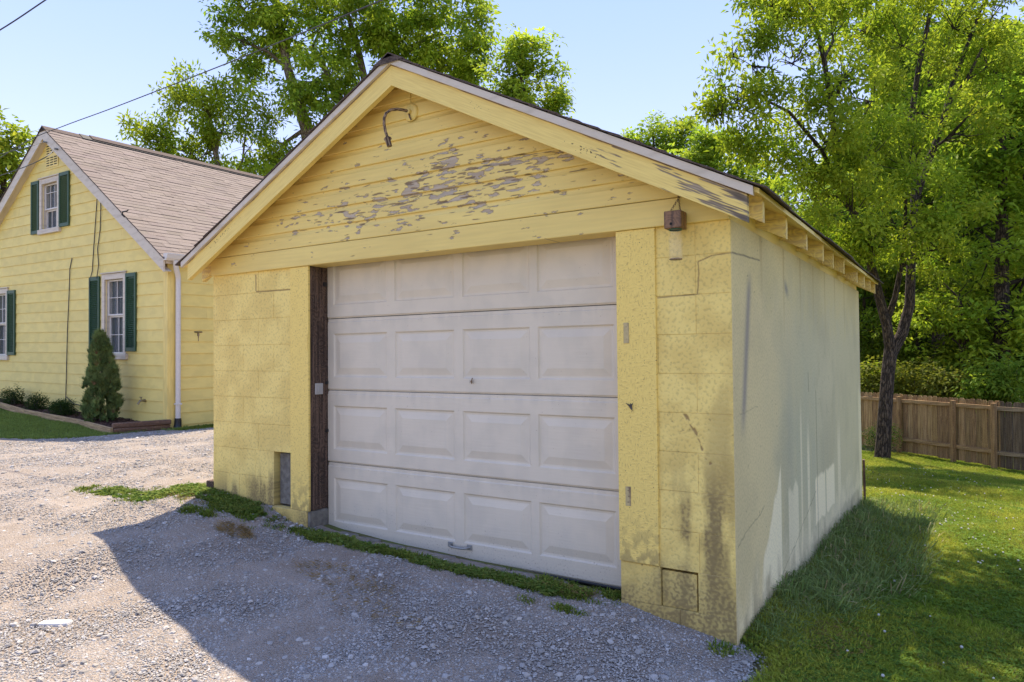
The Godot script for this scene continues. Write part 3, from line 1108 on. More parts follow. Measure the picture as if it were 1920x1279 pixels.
	so.tube([Vector3(-2.188, 2.95, 0.199), Vector3(-2.186, 2.94, 0.198), Vector3(-2.184, 2.932, 0.197), Vector3(-2.1835, 2.926, 0.197), Vector3(-2.172, 2.885, 0.193)], [0.012, 0.026, 0.026, 0.019, 0.017], 12)
	put("socket", so.mesh(), mats.rusty, la)
	var lc := MB.new()
	lc.tube([Vector3(-2.128, 3.135, 0.05), Vector3(-2.12, 3.11, 0.05), Vector3(-2.112, 3.09, 0.045)], [0.006, 0.006, 0.005], 6)
	put("set_screw", lc.mesh(), mats.rusty, la)
	# a seam of old conduit putty above the lamp
	var wr := MB.new()
	wr.tube([Vector3(-2.128, 3.30, 0.03), Vector3(-2.131, 3.25, 0.031), Vector3(-2.127, 3.20, 0.03)], [0.003, 0.003, 0.003], 5)
	put("wire", wr.mesh(), mats.yellow_board, la)

func wall_blocks(fw: Node3D, xs: Array, y0: float, y1: float, sunk: bool) -> void:
	for i in xs.size() - 1:
		var b := block_map(MB.new())
		var zf := R(-0.0009, 0.0009)
		var low := y0
		var hi := y1
		if sunk and i == 1:
			zf = -0.016
			hi -= 0.016
		var shift := -0.004 if sunk and i == 1 else 0.0
		b.box(Vector3((xs[i] + xs[i + 1]) * 0.5 + shift, (low + hi) * 0.5, zf - 0.02), Vector3(xs[i + 1] - xs[i] - (0.0012 if not (sunk and i == 1) else 0.014), hi - low - 0.0012, 0.04), 0.0016)
		put("block", b.mesh(), mats.block_paint, fw)

func make_door(g: Node3D) -> void:
	var d := Node3D.new()
	d.name = "garage_door"
	g.add_child(d)
	var xa := -3.162
	var xb := -0.64
	var px := [[-3.10, -2.55], [-2.472, -1.935], [-1.862, -1.33], [-1.272, -0.745]]
	for s in 4:
		var y0 := 0.136 + s * 0.553 - (0.012 if s == 0 else 0.0)
		var y1 := 0.136 + (s + 1) * 0.553 - 0.0028
		var b := MB.new()
		b.mode = 0
		b.sc = Vector2(1.0 / 2.6, -1.0 / 2.3)
		b.off = Vector2(3.2 / 2.6, 2.4 / 2.3)
		var zf: float = -0.18 + [0.0, 0.002, -0.001, 0.0015][s]
		var pa := 0.136 + s * 0.553 + 0.100
		var pb := 0.136 + s * 0.553 + 0.434
		# rails and stiles
		b.quad(Vector3(xa, y0 + 0.012, zf), Vector3(xb, y0 + 0.012, zf), Vector3(xb, pa, zf), Vector3(xa, pa, zf))
		b.quad(Vector3(xa, y0, zf - 0.008), Vector3(xb, y0, zf - 0.008), Vector3(xb, y0 + 0.012, zf), Vector3(xa, y0 + 0.012, zf))
		b.quad(Vector3(xa, pb, zf), Vector3(xb, pb, zf), Vector3(xb, y1 - 0.03, zf), Vector3(xa, y1 - 0.03, zf))
		b.quad(Vector3(xa, y1 - 0.03, zf), Vector3(xb, y1 - 0.03, zf), Vector3(xb, y1 - 0.024, zf - 0.005), Vector3(xa, y1 - 0.024, zf - 0.005))
		b.quad(Vector3(xa, y1 - 0.024, zf - 0.005), Vector3(xb, y1 - 0.024, zf - 0.005), Vector3(xb, y1 - 0.004, zf - 0.005), Vector3(xa, y1 - 0.004, zf - 0.005))
		b.quad(Vector3(xa, y1 - 0.004, zf - 0.005), Vector3(xb, y1 - 0.004, zf - 0.005), Vector3(xb, y1, zf - 0.014), Vector3(xa, y1, zf - 0.014))
		b.quad(Vector3(xa, y0, zf - 0.014), Vector3(xb, y0, zf - 0.014), Vector3(xb, y0, zf - 0.008), Vector3(xa, y0, zf - 0.008))
		var st := [xa]
		for p in px:
			st.append_array([p[0], p[1]])
		st.append(xb)
		for i in 5:
			b.quad(Vector3(st[i * 2], pa, zf), Vector3(st[i * 2 + 1], pa, zf), Vector3(st[i * 2 + 1], pb, zf), Vector3(st[i * 2], pb, zf))
		for p in px:
			var rings := [[0.0, 0.0], [0.010, -0.009], [0.022, -0.010], [0.066, -0.001], [0.070, 0.0]]
			for q in rings.size() - 1:
				var i0: float = rings[q][0]
				var i1: float = rings[q + 1][0]
				var z0: float = zf + rings[q][1]
				var z1: float = zf + rings[q + 1][1]
				var o := [Vector3(p[0] + i0, pa + i0, z0), Vector3(p[1] - i0, pa + i0, z0), Vector3(p[1] - i0, pb - i0, z0), Vector3(p[0] + i0, pb - i0, z0)]
				var n := [Vector3(p[0] + i1, pa + i1, z1), Vector3(p[1] - i1, pa + i1, z1), Vector3(p[1] - i1, pb - i1, z1), Vector3(p[0] + i1, pb - i1, z1)]
				for e in 4:
					b.quad(o[e], o[(e + 1) % 4], n[(e + 1) % 4], n[e])
			var ii := 0.070
			b.quad(Vector3(p[0] + ii, pa + ii, zf), Vector3(p[1] - ii, pa + ii, zf), Vector3(p[1] - ii, pb - ii, zf), Vector3(p[0] + ii, pb - ii, zf))
		put("door_section", b.mesh(), mats.door_paint, d)
	var bk := MB.new()
	bk.box(Vector3((xa + xb) * 0.5, 1.25, -0.228), Vector3(xb - xa, 2.2, 0.03))
	put("shadow_backing", bk.mesh(), mats.dark_void, d)  # near-black sheet that darkens the section joints as shadow lines
	var se := MB.new()
	se.tube([Vector3(xa, 0.118, -0.195), Vector3(xb, 0.115, -0.195)], [0.014, 0.014], 8)
	put("bottom_seal", se.mesh(), mats.black_plastic, d)
	var h := MB.new()
	for hx in [-1.975, -1.815]:
		h.box(Vector3(hx, 0.212, -0.176), Vector3(0.042, 0.034, 0.006), 0.002)
	h.tube([Vector3(-1.975, 0.212, -0.175), Vector3(-1.962, 0.210, -0.150), Vector3(-1.935, 0.208, -0.140), Vector3(-1.855, 0.208, -0.140), Vector3(-1.828, 0.210, -0.150), Vector3(-1.815, 0.212, -0.175)], [0.007, 0.008, 0.008, 0.008, 0.008, 0.007], 8)
	put("handle", h.mesh(), mats.galvanised, d)

func slope_y(top: float, x: float) -> float:
	return top - GM * absf(x - GC)

func make_garage_roof(g: Node3D) -> void:
	# deck, one sheet each side, seen from below at the eaves
	for s in [-1.0, 1.0]:
		var e: float = GC + s * 2.357
		var b := grain(2, 0.9, 3.0)
		var poly := [Vector2(GC, 3.459), Vector2(e, slope_y(3.459, e)), Vector2(e, slope_y(3.484, e)), Vector2(GC, 3.484)]
		if s < 0.0:
			poly.reverse()
		prism(b, poly, -5.36, 0.172)
		put("roof_deck", b.mesh(), mats.yellow_board, g)
	# sloping verge boards and the white strip over them
	for s in 2:
		var sg := -1.0 if s == 0 else 1.0
		var e := GC + sg * (2.27 if s == 0 else 2.298)
		var b := MB.new()
		b.mode = 0
		var poly := [Vector2(GC, 3.298), Vector2(e, slope_y(3.298, e)), Vector2(e, slope_y(3.438, e)), Vector2(GC, 3.438)]
		if s == 0:
			poly.reverse()
		prism(b, poly, 0.135, 0.174)
		for i in b.uv.size():
			var p := b.v[i]
			b.uv[i] = Vector2(absf(p.x - GC) / 2.3, (slope_y(3.438, p.x) - p.y) / 0.14 * 0.98 + 0.01)
		put("verge_board", b.mesh(), mats["rake_paint_%d" % s], g)
		var w := MB.new()
		w.sc = Vector2(2, 2)
		var e2 := GC + sg * 2.333
		var p2 := [Vector2(GC, 3.437), Vector2(e2, slope_y(3.437, e2)), Vector2(e2, slope_y(3.482, e2)), Vector2(GC, 3.482)]
		if s == 0:
			p2.reverse()
		prism(w, p2, 0.1725, 0.196)
		put("white_verge_strip", w.mesh(), mats.white_trim, g)
	# rafter tails
	for s in [-1.0, 1.0]:
		var tails := [-0.02, -0.605, -1.213, -1.784, -2.28, -2.80, -3.75, -4.27, -4.78, -5.28] if s > 0.0 else [-0.02, -0.605, -1.213]
		for tz in tails:
			var e: float = GC + s * (2.332 + R(-0.008, 0.008))
			var i0: float = GC + s * 1.9
			var b := grain(0, 0.9, 3.0)
			var dn := 0.125 + R(-0.006, 0.006)
			var poly := [Vector2(i0, slope_y(3.459 - dn, i0)), Vector2(e, slope_y(3.459 - dn, e)), Vector2(e, slope_y(3.4585, e)), Vector2(i0, slope_y(3.4585, i0))]
			if s < 0.0:
				poly.reverse()
			prism(b, poly, tz - 0.021, tz + 0.021)
			put("rafter_tail", b.mesh(), mats.worn_yellow, g)
	for s in [-1.0, 1.0]:
		var tp := grain(2, 0.9, 3.0)
		tp.box(Vector3(GC + s * 2.105, 2.245, GD * 0.5), Vector3(0.10, 0.108, -GD - 0.06), 0.002)
		put("wall_plate", tp.mesh(), mats.yellow_board, g)
	# shingles, each course lapping the one below
	var sh := MB.new()
	sh.sc = Vector2(2, 2)
	for s in [-1.0, 1.0]:
		for k in 20:
			var x1: float = 2.392 - k * 0.125
			var x0: float = maxf(x1 - 0.19, 0.0)
			var z := 0.197 + R(0.0, 0.012)
			while z > -5.36:
				var ln := R(0.26, 0.33)
				var z2 := maxf(z - ln, -5.40)
				var j := R(-0.008, 0.010) + (0.02 * sin(z * 2.1) if k == 0 else 0.0)
				var up0 := R(0.0, 0.004)
				var a: float = GC + s * x0
				var b: float = GC + s * (x1 + j)
				var ya := 3.485 - GM * x0 + 0.001
				var yb := 3.485 - GM * (x1 + j) + 0.007 + up0
				var poly := [Vector2(a, ya), Vector2(b, yb), Vector2(b, yb + 0.008), Vector2(a, ya + 0.006)]
				if s < 0.0:
					poly.reverse()
				prism(sh, poly, z2 + 0.004, z)
				z = z2
	struct(put("shingles", sh.mesh(), mats.dark_shingle, g), "stuff")
	var rc := MB.new()
	rc.sc = Vector2(2, 2)
	var zz := 0.207
	while zz > -5.3:
		var dy := R(0.0, 0.005)
		prism(rc, [Vector2(GC - 0.13, 3.436 + dy), Vector2(GC, 3.500 + dy), Vector2(GC + 0.13, 3.436 + dy), Vector2(GC + 0.13, 3.444 + dy), Vector2(GC, 3.508 + dy), Vector2(GC - 0.13, 3.444 + dy)], zz - 0.30, zz)
		zz -= 0.27
	put("ridge_cap", rc.mesh(), mats.dark_shingle, g)

# ---------------------------------------------------------------- the house
const HC := -4.14
const HM := 0.68

func make_house() -> void:
	var h := thing("house", "yellow gabled house with green shutters and brown shingle roof beside the drive", "house", Vector3(-10.3172, 0, -3.2553))
	h.basis = Basis(Vector3.UP, -0.0091) * Basis(Vector3.BACK, -0.0042) * Basis(Vector3.RIGHT, 0.0082)
	var wins := [[-2.09, -1.265, 1.44, 2.92], [-4.53, -3.70, 3.93, 4.975], [-6.77, -5.945, 1.38, 2.84]]
	var XL := 2.0 * HC
	# sheathing with real openings
	var b := MB.new()
	var xs := [XL, wins[2][0] + 0.1, wins[2][1] - 0.1, wins[1][0] + 0.1, wins[1][1] - 0.1, wins[0][0] + 0.1, wins[0][1] - 0.1, 0.0]
	for i in 7:
		var holes := []
		if i == 1:
			holes = [[wins[2][2] + 0.02, wins[2][3] - 0.1]]
		elif i == 3:
			holes = [[wins[1][2] + 0.02, wins[1][3] - 0.1]]
		elif i == 5:
			holes = [[wins[0][2] + 0.02, wins[0][3] - 0.1]]
		var y := -0.4
		for ho in holes:
			b.box(Vector3((xs[i] + xs[i + 1]) * 0.5, (y + ho[0]) * 0.5, -0.06), Vector3(xs[i + 1] - xs[i], ho[0] - y, 0.115))
			y = ho[1]
		var ya := 5.77 - HM * absf(xs[i] - HC)
		var yb := 5.77 - HM * absf(xs[i + 1] - HC)
		var mid := []
		if xs[i] < HC and xs[i + 1] > HC:
			mid = [Vector2(HC, 5.77)]
		var poly := [Vector2(xs[i], y), Vector2(xs[i + 1], y), Vector2(xs[i + 1], yb)]
		poly.append_array(mid)
		poly.append(Vector2(xs[i], ya))
		prism(b, poly, -0.1175, -0.0025)
	put("front_wall", b.mesh(), mats.siding_paint, h)
	var fwall: Node3D = h.get_node("front_wall")
	var bs := MB.new()
	bs.box(Vector3(-0.06, 1.35, -4.2), Vector3(0.115, 3.5, 8.15))
	bs.box(Vector3(XL + 0.06, 1.35, -4.2), Vector3(0.115, 3.5, 8.15))
	bs.box(Vector3(HC, 1.35, -8.3), Vector3(-XL, 3.5, 0.1))
	prism(bs, [Vector2(XL, 3.1), Vector2(0, 3.1), Vector2(HC, 5.77)], -8.35, -8.25)
	put("side_wall", bs.mesh(), mats.siding_paint, h)
	var swall: Node3D = h.get_node("side_wall")
	var ff := MB.new()
	ff.box(Vector3(HC, 2.95, -4.2), Vector3(-XL - 0.3, 0.1, 8.0))
	put("floor", ff.mesh(), mats.room_dark, h)
	# siding, course by course
	for k in range(1, 28):
		var y0 := 0.0528 + 0.2032 * k
		var y1 := y0 + 0.2032
		if y0 > 5.68:
			break
		var w := minf(4.14, (5.74 - y0) / HM)
		var x := HC - w
		var xr := minf(HC + w, -0.112)
		x = maxf(x, XL + 0.1)
		var cuts := [x]
		var cx := x + R(0.3, 1.8)
		while cx < xr - 0.3:
			cuts.append(cx)
			cx += 1.83
		cuts.append(xr)
		for i in cuts.size() - 1:
			var pieces := [[cuts[i], cuts[i + 1], y0, y1]]
			for wn in wins:
				var nxt := []
				for p in pieces:
					var wx0: float = wn[0] + 0.02
					var wx1: float = wn[1] - 0.02
					var wy0: float = wn[2] + 0.02
					var wy1: float = wn[3] - 0.02
					if p[1] <= wx0 or p[0] >= wx1 or p[3] <= wy0 or p[2] >= wy1:
						nxt.append(p)
						continue
					if p[0] < wx0:
						nxt.append([p[0], wx0, p[2], p[3]])
					if p[1] > wx1:
						nxt.append([wx1, p[1], p[2], p[3]])
					var a: float = maxf(p[0], wx0)
					var c: float = minf(p[1], wx1)
					if p[2] < wy0:
						nxt.append([a, c, p[2], wy0])
					if p[3] > wy1:
						nxt.append([a, c, wy1, p[3]])
				pieces = nxt
			for p in pieces:
				if p[1] - p[0] < 0.03 or p[3] - p[2] < 0.01:
					continue
				put("siding_board", siding(p[0], p[1], p[2], p[3], y0, true), mats.siding_paint, fwall)
	for k in range(1, 15):
		var y0 := 0.0528 + 0.2032 * k
		var z := -0.11
		while z > -7.9:
			var z2 := maxf(z - (R(0.6, 1.83) if z > -0.2 else 1.83), -8.2)
			put("siding_board", siding(z2, z, y0, minf(y0 + 0.2032, 3.05), y0, false), mats.siding_paint, swall)
			z = z2
	var cb := grain(1, 0.9, 2.0)
	cb.box(Vector3(-0.055, 1.62, 0.0085), Vector3(0.11, 3.05, 0.022), 0.002)
	cb.box(Vector3(0.0085, 1.62, -0.055), Vector3(0.022, 3.05, 0.11 + 0.04), 0.002)
	put("corner_board", cb.mesh(), mats.yellow_board, h)
	var fd := MB.new()
	fd.box(Vector3(-4.1, -0.08, -0.02), Vector3(8.15, 0.66, 0.05))
	fd.box(Vector3(-0.02, -0.08, -4.1), Vector3(0.05, 0.66, 8.1))
	put("foundation", fd.mesh(), mats.yellow_board, h)
	# windows
	for i in 3:
		house_window(h, wins[i], i)
	var sh := [[-2.52, -2.155, 1.49, 2.885], [-1.262, -0.928, 1.505, 2.892], [-4.865, -4.545, 3.885, 4.965], [-3.69, -3.295, 3.935, 5.0], [-5.945, -5.585, 1.41, 2.785], [-7.15, -6.79, 1.41, 2.785]]
	for s in sh:
		shutter(h, s)
	gable_vent(h)
	house_roof(h)
	house_fittings(h)

func siding(a: float, b: float, y0: float, y1: float, yc: float, front: bool) -> ArrayMesh:
	var m := MB.new()
	m.mode = 0
	m.sc = Vector2(0.7, 0.7)
	m.off = Vector2(R(0, 7), R(0, 7))
	var s := R(0.94, 1.03)
	m.tint = Color(s, s, s * R(0.97, 1.02))
	var t := func(y: float) -> float: return lerpf(0.016, 0.003, (y - yc) / 0.2032) + 0.0
	var e := R(-0.0015, 0.0015)
	a += 0.0012
	b -= 0.0012
	var za: float = t.call(y0)
	var zb: float = t.call(y1)
	m.quad(Vector3(a, y0 + e, za), Vector3(b, y0 - e, za), Vector3(b, y1, zb), Vector3(a, y1, zb))
	m.quad(Vector3(a, y0 + e, 0), Vector3(b, y0 - e, 0), Vector3(b, y0 - e, za), Vector3(a, y0 + e, za))
	m.quad(Vector3(a, y0, 0), Vector3(a, y0, za), Vector3(a, y1, zb), Vector3(a, y1, 0))
	m.quad(Vector3(b, y0, za), Vector3(b, y0, 0), Vector3(b, y1, 0), Vector3(b, y1, zb))
	if not front:
		var r := Basis(Vector3.UP, PI / 2)     # its x runs back along the wall
		for i in m.v.size():
			var p := m.v[i]
			m.v[i] = Vector3(p.z, p.y, p.x)
			var q := m.n[i]
			m.n[i] = Vector3(q.z, q.y, q.x)
		for i in range(0, m.v.size(), 3):
			var p := m.v[i + 1]
			m.v[i + 1] = m.v[i + 2]
			m.v[i + 2] = p
			var u := m.uv[i + 1]
			m.uv[i + 1] = m.uv[i + 2]
			m.uv[i + 2] = u
	return m.mesh()

func house_window(h: Node3D, w: Array, idx: int) -> void:
	var x0: float = w[0]
	var x1: float = w[1]
	var y0: float = w[2]
	var y1: float = w[3]
	var b := MB.new()
	b.sc = Vector2(2, 2)
	var cw := 0.095
	b.box(Vector3(x0 + cw / 2, (y0 + y1) / 2, 0.006), Vector3(cw, y1 - y0, 0.05), 0.004)
	b.box(Vector3(x1 - cw / 2, (y0 + y1) / 2, 0.006), Vector3(cw, y1 - y0, 0.05), 0.004)
	b.box(Vector3((x0 + x1) / 2, y1 - 0.055, 0.004), Vector3(x1 - x0 - 2 * cw, 0.105, 0.05), 0.004)
	b.box(Vector3((x0 + x1) / 2, y1 + 0.012, 0.014), Vector3(x1 - x0 + 0.05, 0.022, 0.075), 0.004)
	# reveals
	b.box(Vector3(x0 + cw + 0.008, (y0 + y1) / 2, -0.06), Vector3(0.016, y1 - y0 - 0.11, 0.10))
	b.box(Vector3(x1 - cw - 0.008, (y0 + y1) / 2, -0.06), Vector3(0.016, y1 - y0 - 0.11, 0.10))
	var win := put("window", b.mesh(), mats.white_trim, h)
	var sl := MB.new()
	sl.sc = Vector2(2, 2)
	sl.box(Vector3((x0 + x1) / 2 + 0.02, y0 - 0.03, 0.02), Vector3(x1 - x0 + 0.06, 0.10, 0.085), 0.008)
	put("sill", sl.mesh(), mats.white_trim, win)
	var gx0 := x0 + cw + 0.016
	var gx1 := x1 - cw - 0.016
	var gy0 := y0 + 0.02
	var gy1 := y1 - 0.11
	var gm := (gy0 + gy1) * 0.5 + (0.02 if idx != 1 else -0.06)
	for s in 2:
		var a := gm if s == 0 else gy0
		var c := gy1 if s == 0 else gm
		var z := -0.045 if s == 0 else -0.075
		var sa := MB.new()
		var t := 0.03
		sa.box(Vector3(gx0 + t / 2, (a + c) / 2, z), Vector3(t, c - a, 0.028), 0.003)
		sa.box(Vector3(gx1 - t / 2, (a + c) / 2, z), Vector3(t, c - a, 0.028), 0.003)
		sa.box(Vector3((gx0 + gx1) / 2, a + t / 2, z), Vector3(gx1 - gx0 - 2 * t, t, 0.028), 0.003)
		sa.box(Vector3((gx0 + gx1) / 2, c - t / 2, z), Vector3(gx1 - gx0 - 2 * t, t, 0.028), 0.003)
		var nx := 2 if idx != 1 else 3
		for i in range(1, nx):
			sa.box(Vector3(lerpf(gx0 + t, gx1 - t, float(i) / nx), (a + c) / 2, z), Vector3(0.011, c - a - 2 * t, 0.016))
		if idx != 1 or s == 0:
			sa.box(Vector3((gx0 + gx1) / 2, (a + c) / 2 + (0.08 if idx == 1 else 0.0), z - 0.0015), Vector3(gx1 - gx0 - 2 * t, 0.011, 0.014))
		put("sash", sa.mesh(), mats.white_metal, win)
		var p := MB.new()
		p.box(Vector3((gx0 + gx1) / 2, (a + c) / 2, z - 0.011), Vector3(gx1 - gx0 - 2 * t, c - a - 2 * t, 0.003))
		put("pane", p.mesh(), mats.pane_glass, win)
	# a shallow dark room with a hanging curtain
	var rm := MB.new()
	rm.box(Vector3((x0 + x1) / 2, (y0 + y1) / 2, -1.0), Vector3(1.6, y1 - y0 + 0.5, 0.02))
	put("room_back", rm.mesh(), mats.room_dark, win)
	for s in [0]:
		var cu := MB.new()
		var cw2 := (gx1 - gx0) * (0.20 if s == 0 else 0.16)
		var n := 12
		for i in n:
			var f0 := float(i) / n
			var f1 := float(i + 1) / n
			var xx0 := gx0 + f0 * cw2 if s == 0 else gx1 - (1 - f0) * cw2
			var xx1 := gx0 + f1 * cw2 if s == 0 else gx1 - (1 - f1) * cw2
			var z0 := -0.17 + 0.02 * sin(i * 1.7)
			var z1 := -0.17 + 0.02 * sin((i + 1) * 1.7)
			cu.quad(Vector3(xx0, gy0 + 0.03, z0), Vector3(xx1, gy0 + 0.03, z1), Vector3(xx1, gy1, z1), Vector3(xx0, gy1, z0))
			cu.quad(Vector3(xx1, gy0 + 0.03, z1 - 0.004), Vector3(xx0, gy0 + 0.03, z0 - 0.004), Vector3(xx0, gy1, z0 - 0.004), Vector3(xx1, gy1, z1 - 0.004))
		put("curtain", cu.mesh(), mats.curtain, win)

func shutter(h: Node3D, s: Array) -> void:
	var x0: float = s[0]
	var x1: float = s[1]
	var y0: float = s[2]
	var y1: float = s[3]
	var b := MB.new()
	var t := 0.042
	var z := 0.032
	b.box(Vector3(x0 + t / 2, (y0 + y1) / 2, z), Vector3(t, y1 - y0, 0.03), 0.004)
	b.box(Vector3(x1 - t / 2, (y0 + y1) / 2, z), Vector3(t, y1 - y0, 0.03), 0.004)
	for y in [y0 + 0.035, y1 - 0.035]:
		b.box(Vector3((x0 + x1) / 2, y, z - 0.001), Vector3(x1 - x0 - 2 * t, 0.07, 0.028), 0.003)
	b.box(Vector3((x0 + x1) / 2, (y0 + y1) / 2, 0.019), Vector3(x1 - x0 - 0.01, y1 - y0 - 0.01, 0.004))
	var o := put("shutter", b.mesh(), mats.shutter_green, h)
	var l := MB.new()
	var y := y0 + 0.085
	while y < y1 - 0.08:
		l.xf = Transform3D(Basis(Vector3.RIGHT, 0.75), Vector3((x0 + x1) / 2, y, z))
		l.box(Vector3.ZERO, Vector3(x1 - x0 - 2 * t + 0.004, 0.034, 0.005))
		y += 0.034
	struct(put("louvres", l.mesh(), mats.shutter_green, o), "stuff")

func gable_vent(h: Node3D) -> void:
	var b := MB.new()
	b.box(Vector3(-4.015, 5.41, 0.018), Vector3(0.50, 0.48, 0.012), 0.002)
	var v := put("gable_vent", b.mesh(), mats.yellow_board, h)
	var s := MB.new()
	for c in 3:
		for r in 9:
			if r == 4:
				continue
			s.box(Vector3(-4.17 + c * 0.155, 5.215 + r * 0.048, 0.0255), Vector3(0.115, 0.018, 0.004))
	struct(put("vent_slots", s.mesh(), mats.dark_void, v), "stuff")

func house_roof(h: Node3D) -> void:
	var top := 5.965
	var E := 0.10 - HC        # run to the eave
	for s in [-1.0, 1.0]:
		var d := MB.new()
		var e: float = HC + s * E
		var poly := [Vector2(HC, top - 0.03), Vector2(e, top - 0.03 - HM * E), Vector2(e, top - HM * E), Vector2(HC, top)]
		if s < 0.0:
			poly.reverse()
		prism(d, poly, -8.6, 0.128)
		put("roof_deck", d.mesh(), mats.white_trim, h)
		# white verge board with soffit behind it
		var w := MB.new()
		w.sc = Vector2(2, 2)
		var p2 := [Vector2(HC, top - 0.245), Vector2(e, top - 0.245 - HM * E), Vector2(e, top - 0.02 - HM * E), Vector2(HC, top - 0.02)]
		if s < 0.0:
			p2.reverse()
		prism(w, p2, 0.112, 0.142)
		put("verge_board", w.mesh(), mats.white_trim, h)
		var sf := MB.new()
		var p3 := [Vector2(HC, top - 0.235), Vector2(e, top - 0.235 - HM * E), Vector2(e, top - 0.222 - HM * E), Vector2(HC, top - 0.222)]
		if s < 0.0:
			p3.reverse()
		prism(sf, p3, 0.001, 0.11)
		put("soffit", sf.mesh(), mats.white_trim, h)
		# shingles
		var sh := MB.new()
		sh.sc = Vector2(1.7, 1.7)
		var n := 38
		for k in n:
			var x1: float = E + 0.04 - k * (E / n)
			var x0 := maxf(x1 - E / n - 0.03, 0.0)
			var z := 0.155 + R(0.0, 0.005)
			while z > -8.6:
				var ln := R(0.12, 0.42)
				var z2 := maxf(z - ln, -8.65)
				var t := R(0.82, 1.10)
				sh.tint = Color(t, t * R(0.97, 1.01), t * R(0.95, 1.02))
				var up := (0.004 if rng.randf() < 0.35 else 0.0) + R(0, 0.002)
				var a: float = HC + s * x0
				var b: float = HC + s * x1
				var ya := top - HM * x0 + 0.002
				var yb := top - HM * x1 + 0.010 + up
				var aa := Vector3(a, ya + up, z)
				var bb := Vector3(b, yb, z)
				var cc := Vector3(b, yb, z2 + 0.003)
				var dd := Vector3(a, ya + up, z2 + 0.003)
				sh._q(aa, bb, cc, dd, Vector3(0, 1, 0))
				sh.tint = Color(0.35, 0.33, 0.32)  # dark asphalt butt edge, tinted darker as the shadow line of each row
				sh._q(bb, bb - Vector3(0, 0.016 + up, 0), cc - Vector3(0, 0.016 + up, 0), cc, Vector3(s, 0, 0))
				if z > 0.1:
					sh._q(aa, bb, bb - Vector3(0, 0.025, 0), aa - Vector3(0, 0.02, 0), Vector3(0, 0, 1))
				z = z2
		struct(put("shingles", sh.mesh(), mats.roof_shingle, h), "stuff")
	var rv := MB.new()
	prism(rv, [Vector2(HC - 0.17, top - 0.085), Vector2(HC - 0.17, top - 0.115), Vector2(HC, top + 0.004), Vector2(HC + 0.17, top - 0.115), Vector2(HC + 0.17, top - 0.085), Vector2(HC, top + 0.036)], -8.5, -0.55)
	put("ridge_vent", rv.mesh(), mats.ridge_black, h)
	var rc := MB.new()
	rc.sc = Vector2(2, 2)
	var z := 0.155
	while z > -8.5:
		var lift := 0.0 if z > -0.5 else 0.032
		prism(rc, [Vector2(HC - 0.15, top - 0.095 + lift), Vector2(HC, top + 0.008 + lift), Vector2(HC + 0.15, top - 0.095 + lift), Vector2(HC + 0.15, top - 0.082 + lift), Vector2(HC, top + 0.022 + lift), Vector2(HC - 0.15, top - 0.082 + lift)], z - 0.3, z)
		z -= 0.302
	put("ridge_cap", rc.mesh(), mats.dark_shingle, h)

